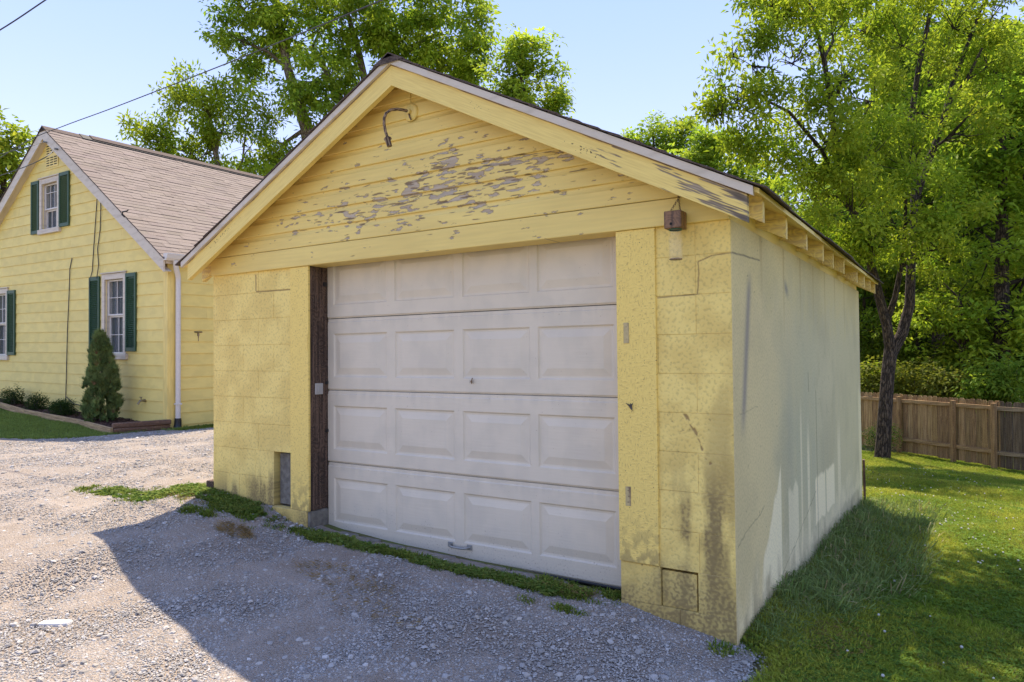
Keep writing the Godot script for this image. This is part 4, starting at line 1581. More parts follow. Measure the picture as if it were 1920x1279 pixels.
func house_fittings(h: Node3D) -> void:
	var gu := MB.new()
	var prof := [Vector2(0.105, 3.025), Vector2(0.175, 3.025), Vector2(0.205, 3.06), Vector2(0.225, 3.125), Vector2(0.225, 3.14), Vector2(0.212, 3.14), Vector2(0.105, 3.03)]
	prism(gu, [Vector2(0.105, 3.025), Vector2(0.175, 3.025), Vector2(0.205, 3.06), Vector2(0.225, 3.125), Vector2(0.225, 3.14), Vector2(0.105, 3.14)], -8.5, 0.145)
	put("gutter", gu.mesh(), mats.white_metal, h)
	var fa := MB.new()
	fa.box(Vector3(0.06, 3.06, -4.2), Vector3(0.086, 0.16, 8.6))
	put("fascia", fa.mesh(), mats.white_trim, h)
	var dp := MB.new()
	dp.tube([Vector3(0.165, 3.03, -0.03), Vector3(0.165, 2.96, -0.035), Vector3(0.14, 2.90, -0.06), Vector3(0.10, 2.82, -0.11), Vector3(0.075, 2.76, -0.135), Vector3(0.07, 2.70, -0.14), Vector3(0.07, 0.34, -0.14)], [0.04, 0.042, 0.044, 0.044, 0.044, 0.043, 0.043], 10)
	dp.box(Vector3(0.07, 0.62, -0.14), Vector3(0.094, 0.03, 0.094), 0.004)
	put("downspout", dp.mesh(), mats.white_metal, h)
	var bo := MB.new()
	bo.tube([Vector3(0.07, 0.38, -0.14), Vector3(0.07, 0.28, -0.14), Vector3(0.085, 0.22, -0.12), Vector3(0.12, 0.14, -0.08)], [0.052, 0.058, 0.066, 0.075], 8)
	put("downspout_boot", bo.mesh(), mats.black_plastic, h)
	# cables pinned to the gable
	var cb := [
		[Vector3(-3.50, 5.42, 0.16), Vector3(-3.42, 5.33, 0.06), Vector3(-2.95, 5.02, 0.03), Vector3(-2.52, 4.70, 0.03), Vector3(-2.40, 4.60, 0.026), Vector3(-2.26, 4.36, 0.026), Vector3(-2.30, 4.05, 0.026), Vector3(-2.37, 3.5, 0.026), Vector3(-2.43, 3.0, 0.026), Vector3(-2.48, 2.83, 0.045), Vector3(-2.53, 1.5, 0.026), Vector3(-2.53, 1.1, 0.03)],
		[Vector3(-2.13, 4.46, 0.03), Vector3(-2.13, 4.1, 0.026), Vector3(-2.15, 3.75, 0.026), Vector3(-2.24, 3.4, 0.026), Vector3(-2.20, 3.1, 0.026), Vector3(-2.22, 2.85, 0.05)],
		[Vector3(-3.20, 3.30, 0.02), Vector3(-3.27, 3.1, 0.026), Vector3(-3.30, 2.6, 0.026), Vector3(-3.36, 1.9, 0.026), Vector3(-3.39, 1.2, 0.026), Vector3(-3.42, 0.55, 0.026)],
		[Vector3(-3.40, 0.62, 0.03), Vector3(-3.1, 0.50, 0.03), Vector3(-2.7, 0.46, 0.03)],
	]
	for c in cb:
		var m := MB.new()
		var rr := []
		for p in c:
			rr.append(0.0075)
		m.tube(c, rr, 6)
		put("wall_cable", m.mesh(), mats.cable_black, h)
	var hk := MB.new()
	hk.tube([Vector3(-1.08, 3.86, 0.15), Vector3(-1.13, 3.90, 0.17), Vector3(-1.10, 3.95, 0.17), Vector3(-0.98, 3.95, 0.165), Vector3(-0.94, 3.97, 0.16)], [0.012, 0.013, 0.013, 0.013, 0.011], 6)
	put("verge_hook", hk.mesh(), mats.cable_black, h)
	var ins := MB.new()
	ins.tube([Vector3(-3.52, 5.42, 0.145), Vector3(-3.52, 5.42, 0.20)], [0.02, 0.02], 8)
	ins.tube([Vector3(-3.95, 5.62, 0.145), Vector3(-3.95, 5.62, 0.20)], [0.02, 0.02], 8)
	put("insulator", ins.mesh(), mats.galvanised, h)
	var sp := MB.new()
	sp.tube([Vector3(-0.66, 0.66, 0.0), Vector3(-0.66, 0.66, 0.07)], [0.032, 0.018], 10)
	sp.tube([Vector3(-0.66, 0.66, 0.06), Vector3(-0.665, 0.655, 0.10), Vector3(-0.67, 0.62, 0.125), Vector3(-0.675, 0.60, 0.13)], [0.018, 0.017, 0.017, 0.02], 8)
	sp.tube([Vector3(-0.66, 0.67, 0.08), Vector3(-0.66, 0.715, 0.085)], [0.009, 0.009], 6)
	sp.box(Vector3(-0.66, 0.72, 0.087), Vector3(0.07, 0.014, 0.02), 0.004)
	put("garden_tap", sp.mesh(), mats.brass, h)
	var wb := MB.new()
	wb.box(Vector3(0.014, 1.80, -0.55), Vector3(0.012, 0.05, 0.035), 0.003)
	wb.box(Vector3(0.0145, 1.845, -0.55), Vector3(0.010, 0.02, 0.15), 0.003)
	wb.box(Vector3(0.0145, 1.73, -0.55), Vector3(0.010, 0.09, 0.012), 0.002)
	put("wall_bracket", wb.mesh(), mats.rusty, h)

# ---------------------------------------------------------------- the fence
func make_fence() -> void:
	var p0 := Vector3(-4.2, 0, -20.38)
	var p1 := Vector3(1.58, 0, -15.2)
	var p2 := Vector3(9.5, 0, -11.2)
	fence_run(p0, p1, thing("board_fence", "tan wooden board fence behind the shade tree", "fence", p1), 0.385, 0.43, false)
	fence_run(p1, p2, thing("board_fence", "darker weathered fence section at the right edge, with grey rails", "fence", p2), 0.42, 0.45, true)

func fence_run(a: Vector3, b: Vector3, f: Node3D, ya: float, yb: float, dark: bool) -> void:
	var d := (b - a).normalized()
	var nn := Vector3(-d.z, 0, d.x)
	if nn.z < 0:
		nn = -nn
	var ln := a.distance_to(b)
	var org := f.position
	var bas := Basis(d, Vector3.UP, d.cross(Vector3.UP))
	var meshes := []
	for i in 6:
		var m := grain(1, 1.0, 2.5)
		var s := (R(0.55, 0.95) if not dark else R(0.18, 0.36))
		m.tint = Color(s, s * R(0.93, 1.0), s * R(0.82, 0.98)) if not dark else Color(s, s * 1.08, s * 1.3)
		m.box(Vector3(0, 0.705, 0), Vector3(0.139, 1.41, 0.016), 0.003)
		m._q(Vector3(-0.069, 1.41, 0.008), Vector3(0.069, 1.41, 0.008), Vector3(0.042, 1.45, 0.008), Vector3(-0.042, 1.45, 0.008), Vector3(0, 0, 1))
		m._q(Vector3(-0.069, 1.41, -0.008), Vector3(0.069, 1.41, -0.008), Vector3(0.042, 1.45, -0.008), Vector3(-0.042, 1.45, -0.008), Vector3(0, 0, -1))
		m._q(Vector3(-0.042, 1.45, -0.008), Vector3(0.042, 1.45, -0.008), Vector3(0.042, 1.45, 0.008), Vector3(-0.042, 1.45, 0.008), Vector3(0, 1, 0))
		m._q(Vector3(0.069, 1.41, -0.008), Vector3(0.069, 1.41, 0.008), Vector3(0.042, 1.45, 0.008), Vector3(0.042, 1.45, -0.008), Vector3(1, 0.5, 0))
		m._q(Vector3(-0.069, 1.41, -0.008), Vector3(-0.069, 1.41, 0.008), Vector3(-0.042, 1.45, 0.008), Vector3(-0.042, 1.45, -0.008), Vector3(-1, 0.5, 0))
		meshes.append(m.mesh())
	var t := 0.07
	var idx := 0
	while t < ln:
		var p := a + d * t
		var top := lerpf(ya, yb, t / ln) + R(-0.012, 0.012)
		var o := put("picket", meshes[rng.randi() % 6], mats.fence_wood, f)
		o.transform = Transform3D(bas * Basis(Vector3.BACK, R(-0.008, 0.008)), Vector3(p.x, top - 1.45, p.z) - org - nn * R(0.0, 0.006))
		t += 0.1475
		idx += 1
	for k in 2:
		var m := MB.new()
		m.mode = 3
		m.sc = Vector2(1.0, 2.5)
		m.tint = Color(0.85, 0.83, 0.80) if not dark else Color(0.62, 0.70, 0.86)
		var yy := -0.16 if k == 0 else -1.13
		m.box(Vector3(ln / 2, 0, 0), Vector3(ln, 0.088, 0.038), 0.004)
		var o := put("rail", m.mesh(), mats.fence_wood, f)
		var up := (yb - ya) / ln
		o.transform = Transform3D(Basis((d + Vector3.UP * up).normalized(), Vector3.UP, d.cross(Vector3.UP)), Vector3(a.x, ya + yy, a.z) - org + nn * 0.033)
	for q in ([0.02, 0.34, 0.66, 0.865, 0.998] if not dark else [0.22, 0.5, 0.75, 0.99]):
		var p: Vector3 = a + d * (ln * q)
		var m := grain(1, 1.0, 2.5)
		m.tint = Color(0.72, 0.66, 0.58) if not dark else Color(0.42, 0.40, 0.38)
		m.box(Vector3(0, 0.72, 0), Vector3(0.089, 1.44, 0.089), 0.005)
		var o := put("post", m.mesh(), mats.fence_wood, f)
		o.transform = Transform3D(bas, Vector3(p.x, lerpf(ya, yb, q) - 1.49, p.z) - org + nn * 0.098)

# ---------------------------------------------------------------- leaves and trees
func leaf_cluster(n: int, rad: float, ln: float, wd: float, sd: int, droop := 0.25) -> ArrayMesh:
	var r := RandomNumberGenerator.new()
	r.seed = sd
	var m := MB.new()
	for i in n:
		var dir := Vector3(r.randf_range(-1, 1), r.randf_range(-0.8, 0.9), r.randf_range(-1, 1)).normalized()
		var p := dir * rad * pow(r.randf(), 0.6)
		var out := (dir + Vector3(r.randf_range(-0.8, 0.8), -droop + r.randf_range(-0.5, 0.4), r.randf_range(-0.8, 0.8))).normalized()
		var up := (Vector3.UP + Vector3(r.randf_range(-0.8, 0.8), 0, r.randf_range(-0.8, 0.8))).normalized()
		var s := out.cross(up).normalized()
		var nn := s.cross(out).normalized()
		var l := ln * r.randf_range(0.7, 1.25)
		var w := wd * r.randf_range(0.75, 1.2)
		var t := r.randf_range(0.8, 1.15)
		m.tint = Color(t * r.randf_range(0.92, 1.1), t, t * r.randf_range(0.8, 1.1))
		var a := p
		var e := p + out * l - nn * l * 0.12
		var c := p + out * l * 0.42
		m.tri(a, c + s * w * 0.5 + nn * w * 0.14, e)
		m.tri(a, e, c - s * w * 0.5 + nn * w * 0.14)
	return m.mesh()

var leaf_a: ArrayMesh
var leaf_b: ArrayMesh
var leaf_c: ArrayMesh
var leaf_d: ArrayMesh

func tree(called: String, label: String, group: String, trunk: Array, radii: Array, limbs: Array, lobes: Array, dens: float, lm: ArrayMesh, cols: Array, thr := 0.0, sides := 10, span := 1.0, clump := 1.0) -> Node3D:
	# trunk, limbs: points in the place; lobes: [u, v, radius in pixels, metres ahead]
	var base: Vector3 = trunk[0]
	var o := thing(called, label, "tree", base, group)
	var m := MB.new()
	m.xf = Transform3D(Basis(), -base)
	m.tube(trunk, radii, sides, true, 0.8)
	var bk: Material = mats.bark_pale if called in ["tall_tree", "spreading_tree"] else mats.bark
	put("trunk", m.mesh(), bk, o)
	var ends := trunk.duplicate()
	var erad := radii.duplicate()
	for l in limbs:
		var lm2 := MB.new()
		lm2.xf = m.xf
		var rr := []
		for i in l[0].size():
			rr.append(lerpf(l[1], l[2], float(i) / (l[0].size() - 1)))
		lm2.tube(l[0], rr, 8, true, 0.8)
		put("limb", lm2.mesh(), bk, o)
		ends.append_array(l[0])
		erad.append_array(rr)
	var fn := FastNoiseLite.new()
	fn.seed = rng.randi() % 10000
	fn.frequency = 0.55
	fn.fractal_octaves = 3
	var tw := MB.new()
	tw.xf = m.xf
	var where := []
	var tints := PackedColorArray()
	for lb in lobes:
		var c := at(lb[0], lb[1], lb[3])
		var r: float = lb[2] * lb[3] / 1330.0
		# boughs from the nearest wood out into this part of the crown
		var best := 0
		for i in ends.size():
			if (ends[i] as Vector3).distance_to(c) + (0.6 if (ends[i] as Vector3).y > c.y else 0.0) < (ends[best] as Vector3).distance_to(c) + (0.6 if (ends[best] as Vector3).y > c.y else 0.0):
				best = i
		var st: Vector3 = ends[best]
		var r0: float = minf(erad[best] * 0.7, 0.10)
		var mid := st.lerp(c, 0.5) + Vector3(R(-0.2, 0.2), R(0.0, 0.3), R(-0.2, 0.2)) * r
		tw.tube([st, mid, c], [r0, r0 * 0.75, maxf(r0 * 0.5, 0.012)], 6, false, 0.8)
		for k in 7:
			var e := c + Vector3(R(-1, 1), R(-0.7, 1), R(-1, 1)).normalized() * r * R(0.7, 1.0)
			var q := c.lerp(mid, R(0.0, 0.6))
			tw.tube([q, q.lerp(e, 0.5) + Vector3(0, R(-0.1, 0.15), 0) * r, e], [maxf(r0 * 0.4, 0.012), maxf(r0 * 0.25, 0.008), 0.004], 5, false, 0.8)
			ends.append(e)
			erad.append(0.012)
		var clumps := int(dens * pow(r, 2.1) / 9.0) + 3
		for k in clumps:
			var dir := Vector3(R(-1, 1), R(-1, 1), R(-1, 1))
			while dir.length_squared() > 1.0:
				dir = Vector3(R(-1, 1), R(-1, 1), R(-1, 1))
			dir = dir.normalized() * pow(dir.length(), 0.45)
			var wob := 1.0 + 0.30 * fn.get_noise_3dv(c * 3.0 + dir * 2.2)
			var p := c + dir * Vector3(1.0, 0.9, 1.0) * r * wob
			var nv := fn.get_noise_3dv(p * 1.7)
			if nv < thr - 0.12:
				continue
			var sr := R(0.22, 0.5) * clump
			var tone := R(0.8, 1.2)
			var mixv := R(0.0, 0.8)
			for q in int(9.0 * R(0.6, 1.3)):
				var o3 := Vector3(R(-1, 1), R(-1, 1), R(-1, 1)).normalized() * pow(rng.randf(), 0.5) * sr * Vector3(1.0, 0.55, 1.0)
				var bs := Basis(Vector3(R(-1, 1), R(-1, 1), R(-1, 1)).normalized(), R(-0.7, 0.7)) * Basis(Vector3.UP, R(0, TAU))
				where.append(Transform3D(bs.scaled(Vector3.ONE * R(0.75, 1.2) * span), p + o3 - base))
				var t := tone * R(0.8, 1.2)
				var col: Color = (cols[0] as Color).lerp(cols[1], clampf(mixv + R(-0.2, 0.3), 0.0, 1.0))
				tints.append(Color(col.r * t, col.g * t, col.b * t))
			if rng.randf() < 0.35:
				tw.tube([c.lerp(p, 0.25), c.lerp(p, 0.65) + Vector3(0, R(-0.1, 0.1), 0), p], [0.012, 0.008, 0.004], 4, false, 0.8)
	if tw.v.size() > 0:
		struct(put("boughs", tw.mesh(), bk, o), "stuff")
	multi("crown", lm, mats.leaf, where, tints, o)
	return o

func make_trees() -> void:
	leaf_a = leaf_cluster(14, 0.20, 0.13, 0.065, 11)        # mid-sized leaves
	leaf_b = leaf_cluster(14, 0.19, 0.125, 0.052, 12, 0.35)  # narrow hanging leaflets
	leaf_c = leaf_cluster(14, 0.30, 0.19, 0.10, 13)       # farther, broader
	leaf_d = leaf_cluster(14, 0.16, 0.055, 0.03, 14)       # shrubs
	var bright := [Color(0.20, 0.31, 0.022), Color(0.44, 0.51, 0.045)]
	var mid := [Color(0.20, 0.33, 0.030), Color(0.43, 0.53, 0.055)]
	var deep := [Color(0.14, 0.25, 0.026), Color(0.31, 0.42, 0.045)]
	# --- tall tree behind the garage
	var d := 34.0
	var tb := at(590, 600, d)
	tb.y = -0.3
	tree("tall_tree", "tallest leafy tree with forked grey trunk rising behind the garage peak", "trees behind the garage",
		[tb, at(588, 330, d), at(575, 240, d), at(556, 185, d), at(540, 130, d), at(528, 70, d), at(520, -10, d)], [0.46, 0.37, 0.31, 0.26, 0.21, 0.16, 0.08],
		[[[at(588, 330, d), at(655, 215, d + 0.5), at(610, 130, d + 0.8), at(585, 90, d + 1.0)], 0.25, 0.10],
		[[at(600, 380, d), at(690, 180, d + 1.0), at(672, 95, d + 1.0), at(650, 20, d + 1.0)], 0.27, 0.11],
		[[at(600, 380, d), at(700, 170, d + 1.5), at(770, 90, d + 1.5), at(830, 60, d + 1.2)], 0.26, 0.10],
		[[at(575, 240, d), at(530, 270, d - 0.3), at(490, 262, d - 0.5)], 0.11, 0.04]],
		[[455, 20, 60, d], [450, 75, 42, d - 1], [520, 30, 75, d], [510, 110, 55, d], [470, 160, 30, d - 0.5], [590, 60, 85, d + 1], [600, 150, 65, d], [560, 190, 45, d - 1], [660, 30, 90, d],
		[680, 120, 70, d + 1], [640, 200, 55, d], [740, 50, 90, d + 1], [760, 130, 60, d + 1.5], [820, 50, 85, d], [850, 120, 65, d + 0.5], [880, 170, 50, d + 1], [870, 60, 55, d - 1], [895, 110, 35, d], [540, 300, 40, d], [610, 270, 40, d],
		[560, -70, 110, d], [700, -80, 120, d], [830, -50, 90, d], [450, -50, 60, d]], 60.0, leaf_a, mid, 0.05, 10, 1.9, 2.0)
	# --- lower tree at the left of it
	d = 33.0
	tb = at(425, 600, d)
	tb.y = 0.0
	tree("spreading_tree", "smaller open tree between the house ridge and the garage roof", "trees behind the garage",
		[tb, at(422, 400, d), at(405, 290, d), at(392, 220, d), at(380, 170, d)], [0.22, 0.16, 0.12, 0.08, 0.04],
		[[[at(415, 340, d), at(360, 290, d), at(310, 270, d), at(262, 250, d)], 0.06, 0.02], [[at(420, 380, d), at(455, 300, d), at(462, 230, d)], 0.07, 0.03]],
		[[345, 160, 30, d], [365, 195, 38, d], [335, 205, 18, d], [405, 190, 38, d], [420, 240, 48, d], [265, 240, 22, d], [290, 268, 26, d], [310, 245, 20, d], [340, 275, 34, d], [385, 290, 40, d], [455, 220, 38, d], [470, 275, 42, d], [435, 325, 48, d], [500, 240, 26, d],
		[500, 320, 42, d], [530, 285, 30, d], [360, 320, 34, d], [300, 290, 18, d]], 75.0, leaf_b, bright, 0.02, 8, 1.9, 1.8)
	# --- small round crown to the right of the peak
	d = 27.0
	tb = at(985, 600, d)
	tb.y = -0.6
	tree("round_tree", "small round-headed tree top showing right of the tall tree", "trees behind the garage",
		[tb, at(985, 300, d), at(982, 190, d), at(975, 110, d)], [0.2, 0.14, 0.10, 0.04], [],
		[[962, 85, 30, d], [990, 105, 36, d], [1018, 140, 36, d], [1040, 175, 30, d], [985, 160, 42, d], [950, 140, 34, d], [1020, 195, 36, d], [960, 195, 40, d], [990, 230, 45, d]], 150.0, leaf_c, mid, -0.02, 8, 1.0, 1.5)
	# --- tree at the left edge behind the house
	d = 30.0
	tb = at(10, 600, d)
	tb.y = 0.0
	tree("yard_tree", "yellow-green tree behind the house at the left edge of the picture", "",
		[tb, at(8, 400, d), at(5, 300, d)], [0.25, 0.18, 0.08], [],
		[[20, 275, 32, d], [-20, 260, 40, d], [-10, 320, 48, d], [30, 320, 28, d], [-60, 340, 60, d], [5, 375, 44, d], [-30, 410, 50, d], [-80, 280, 50, d]], 62.0, leaf_c, [Color(0.26, 0.36, 0.03), Color(0.46, 0.50, 0.06)], 0.0, 8, 1.5, 2.0)
	# --- the shade tree by the fence
	d = 16.8
	tb = at(1654, 853, d)
	tb.y = ground(tb.x, tb.z) - 0.05
	tree("shade_tree", "large forked shade tree with furrowed brown trunk standing before the fence", "",
		[tb, tb + Vector3(0.01, 0.12, 0), at(1659, 780, d), at(1665, 700, d), at(1672, 645, d)], [0.24, 0.175, 0.155, 0.145, 0.15],
		[[[at(1670, 665, d), at(1692, 625, d), at(1706, 570, d), at(1708, 500, d), at(1712, 440, d + 0.2), at(1716, 330, d + 0.4), at(1706, 240, d + 0.4), at(1722, 130, d + 0.6), at(1745, 20, d + 0.6)], 0.135, 0.045],
		[[at(1670, 660, d), at(1663, 610, d - 0.1), at(1652, 570, d - 0.2), at(1640, 520, d - 0.5), at(1608, 420, d - 1.0), at(1572, 300, d - 1.4), at(1558, 200, d - 1.6), at(1545, 110, d - 1.7), at(1520, 10, d - 1.8)], 0.125, 0.04],
		[[at(1664, 600, d - 0.1), at(1678, 560, d - 0.3), at(1690, 500, d - 0.5), at(1696, 440, d - 0.5), at(1700, 340, d - 0.8)], 0.075, 0.03],
		[[at(1600, 400, d - 1.0), at(1540, 280, d - 2.0), at(1480, 210, d - 2.5), at(1400, 170, d - 3.0)], 0.05, 0.02],
		[[at(1572, 300, d - 1.4), at(1540, 255, d - 1.7), at(1535, 240, d - 1.8)], 0.05, 0.03],
		[[at(1714, 380, d + 0.3), at(1768, 230, d + 0.5), at(1785, 160, d + 0.7), at(1820, 70, d + 1.0), at(1842, 10, d + 1.0)], 0.08, 0.035],
		[[at(1776, 200, d + 0.6), at(1812, 150, d + 0.4), at(1842, 90, d + 0.2)], 0.05, 0.025]],
		[[1345, 165, 34, d - 3], [1375, 100, 34, d - 3], [1380, 195, 50, d - 3], [1345, 215, 30, d - 3.2], [1420, 130, 48, d - 2.5], [1430, 60, 42, d - 2.5], [1475, 30, 55, d - 2], [1450, 10, 40, d - 2], [1490, 120, 62, d - 2], [1440, 215, 62, d - 2.6], [1510, 200, 62, d - 1.5],
		[1400, 275, 44, d - 2.5], [1470, 300, 68, d - 2], [1560, 60, 70, d - 1], [1580, 150, 70, d - 2], [1560, 270, 80, d - 2], [1630, 60, 78, d], [1640, 190, 80, d - 1], [1620, 300, 85, d - 1.5], [1700, 90, 80, d], [1720, 210, 80, d], [1700, 320, 85, d - 1], [1780, 50, 80, d + 1], [1790, 250, 75, d],
		[1530, 370, 70, d - 1.2], [1600, 400, 72, d - 2], [1680, 420, 75, d - 1.6], [1750, 380, 75, d - 1], [1640, 480, 55, d - 1.5], [1740, 470, 60, d - 1], [1600, 470, 40, d - 1], [1850, 120, 70, d + 1], [1860, 30, 80, d + 1],
		[1500, -50, 90, d - 2], [1620, -60, 100, d - 1], [1760, -60, 100, d]], 165.0, leaf_b, bright, 0.05, 12, 1.1, 1.1)
	# --- the wood beyond the fence, each tree with its own stem
	var wood := [
		["wood_tree", "dark broad tree filling the right edge of the picture behind the shade tree", [1880, 720, 20.0], [[1880, 150, 110, 20], [1920, 280, 120, 20], [1830, 330, 80, 20], [1860, 450, 95, 20], [1930, 520, 110, 20], [1810, 230, 60, 20.5], [1900, 620, 80, 19.5], [1960, 60, 110, 20]], mid, 0.0, leaf_c],
		["wood_tree", "dark-stemmed tree beyond the fence with low boughs over the fence top", [1815, 760, 20.5], [[1800, 560, 75, 20.5], [1850, 590, 60, 20], [1760, 520, 60, 21], [1780, 630, 55, 20.5], [1830, 660, 42, 20.5], [1735, 600, 55, 20.5], [1870, 680, 40, 19.5]], bright, 0.02, leaf_a],
		["wood_tree", "yellow-green leafy tree beyond the fence just right of the trunk", [1720, 760, 22.0], [[1720, 640, 60, 22], [1690, 590, 60, 22.5], [1745, 690, 45, 21.5], [1700, 700, 40, 22], [1640, 620, 50, 22.5], [1660, 560, 55, 23]], [Color(0.10, 0.16, 0.012), Color(0.20, 0.24, 0.02)], 0.0, leaf_a],
		["wood_tree", "tree with shaded leaves seen between the garage corner and the trunk", [1625, 760, 24.0], [[1620, 560, 60, 24], [1590, 500, 60, 24], [1640, 640, 50, 24], [1600, 640, 50, 24], [1560, 420, 75, 25], [1650, 460, 70, 25]], deep, -0.05, leaf_c],
		["wood_tree", "bushy tree top over the garage eave, left of the shade tree", [1330, 600, 31.0], [[1330, 270, 45, 31], [1370, 320, 55, 31], [1300, 300, 45, 31], [1410, 350, 60, 30], [1340, 350, 50, 31], [1450, 390, 55, 30], [1500, 430, 55, 29]], mid, -0.08, leaf_c],
		["wood_tree", "lowest far tree top beyond the garage roof slope, against the sky", [1235, 600, 36.0], [[1225, 248, 30, 36], [1250, 262, 36, 36], [1215, 285, 30, 36], [1280, 275, 36, 36], [1300, 240, 26, 36], [1250, 310, 40, 36], [1320, 310, 36, 36], [1200, 270, 18, 36]], mid, -0.08, leaf_c],
		["wood_tree", "tree beyond the dark fence out of the picture at the right", [2250, 720, 21.0], [[2150, 150, 120, 21], [2250, 300, 130, 21], [2150, 450, 110, 21], [2350, 200, 130, 21], [2300, 500, 110, 21], [2200, 600, 80, 20]], mid, 0.0, leaf_c],
		["wood_tree", "tall tree behind the shade tree with light crown reaching the picture top", [1760, 760, 27.0], [[1740, 40, 110, 27], [1640, 40, 90, 28], [1800, 140, 100, 27], [1760, 300, 110, 27], [1680, 260, 90, 27.5], [1700, 420, 100, 27], [1600, 330, 80, 28], [1800, 450, 110, 27]], mid, 0.0, leaf_c],
	]
	for w in wood:
		var u: float = w[2][0]
		var dd: float = w[2][2]
		var b := at(u, w[2][1], dd)
		b.y = ground(b.x, b.z) - 0.1
		var top: Vector3 = at(w[3][0][0], w[3][0][1], w[3][0][3])
		var q := Vector3(b.x, lerpf(b.y, top.y, 0.4), b.z)
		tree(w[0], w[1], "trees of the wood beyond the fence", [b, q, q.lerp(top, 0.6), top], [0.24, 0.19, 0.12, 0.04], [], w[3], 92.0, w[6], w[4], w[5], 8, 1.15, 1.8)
	# low growth right behind the fence
	bush("trunk_bush", "dark low bush at the foot of the shade tree, against the fence", "", at(1652, 822, 17.9), 0.42, [Color(0.035, 0.07, 0.015), Color(0.08, 0.13, 0.025)], 0.8, 0.9)
	var bl := [[1650, 712, 34, 19.8, "pale yellow-green bush over the fence, right of the trunk"], [1712, 722, 36, 19.6, "bright bush over the fence in full sun"], [1770, 728, 30, 18.8, "light leafy bush leaning on the fence top"], [1850, 735, 34, 18.0, "dark bush behind the corner of the fence"], [1622, 715, 26, 20.4, "low bush over the fence beside the garage wall"], [1905, 715, 40, 17.6, "glossy dark bush behind the dark fence section"]]
	var i := 0
	for b in bl:
		bush("hedge_bush", b[4], "bushes behind the fence", at(b[0], b[1], b[3]), b[2] * b[3] / 1330.0 * 1.25, deep if i in [3, 5] else [Color(0.13, 0.17, 0.02), Color(0.22, 0.24, 0.035)] if i < 3 else bright, 1.0)
		i += 1
	# the far mass of the wood
	var where := []
	var tints := PackedColorArray()
	for k in 17000:
		var u := R(1560, 2600) if k < 12000 else R(640, 1600)
		var dd := R(30, 44)
		var v := R(60, 720) if u > 1650 else R(330, 720) if u > 1560 else R(450, 700)
		var p := at(u, v, dd)
		if p.y < -1.5:
			continue
		where.append(Transform3D(Basis(Vector3(R(-1, 1), R(-1, 1), R(-1, 1)).normalized(), R(0, TAU)).scaled(Vector3.ONE * R(1.8, 3.0)), p))
		var t := R(0.6, 1.15)
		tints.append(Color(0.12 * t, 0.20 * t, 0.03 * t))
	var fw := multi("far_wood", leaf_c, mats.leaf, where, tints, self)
	fw.set_meta("label", "deep shaded mass of the wood far beyond the fence")
	# tree outside the picture at the right, whose shade falls on the lawn
	tree("side_tree", "tree beside the lawn out of the picture at the right", "",
		[Vector3(5.6, -0.6, -4.6), Vector3(5.5, 2.5, -4.6), Vector3(4.8, 5.0, -4.7), Vector3(4.0, 6.8, -4.6)], [0.22, 0.17, 0.13, 0.07],
		[[[Vector3(5.4, 3.0, -4.6), Vector3(4.0, 5.6, -4.2), Vector3(2.4, 7.0, -4.0), Vector3(-0.4, 7.4, -4.5)], 0.09, 0.02]], [], 1.0, leaf_a, mid)
	shade_crown(get_node("side_tree"), [[Vector3(-0.9, 7.3, -5.5), 0.9], [Vector3(-0.7, 7.3, -4.6), 1.0], [Vector3(0.1, 7.5, -5.2), 1.0], [Vector3(-0.3, 7.2, -3.7), 1.0], [Vector3(0.9, 7.6, -4.9), 1.1], [Vector3(0.6, 7.3, -3.7), 1.0], [Vector3(1.5, 7.4, -4.0), 1.0], [Vector3(2.4, 7.6, -4.8), 1.2], [Vector3(3.4, 7.4, -4.6), 1.2], [Vector3(4.4, 7.4, -4.4), 1.4], [Vector3(2.6, 6.9, -3.3), 1.0], [Vector3(5.4, 7.0, -5.0), 1.5], [Vector3(0.2, 7.0, -2.8), 0.9]], mid)

func shade_crown(o: Node3D, balls: Array, cols: Array) -> void:
	var where := []
	var tints := PackedColorArray()
	for b in balls:
		for k in int(80.0 * b[1] * b[1]):
			var dir := Vector3(R(-1, 1), R(-1, 1), R(-1, 1)).normalized() * pow(rng.randf(), 0.4)
			where.append(Transform3D(Basis(Vector3.UP, R(0, TAU)).scaled(Vector3.ONE * R(0.8, 1.2)), b[0] + dir * b[1] * Vector3(1, 0.7, 1) - o.position))
			tints.append((cols[0] as Color).lerp(cols[1], rng.randf()))
	o.get_node("crown").free()
	multi("crown", leaf_a, mats.leaf, where, tints, o)

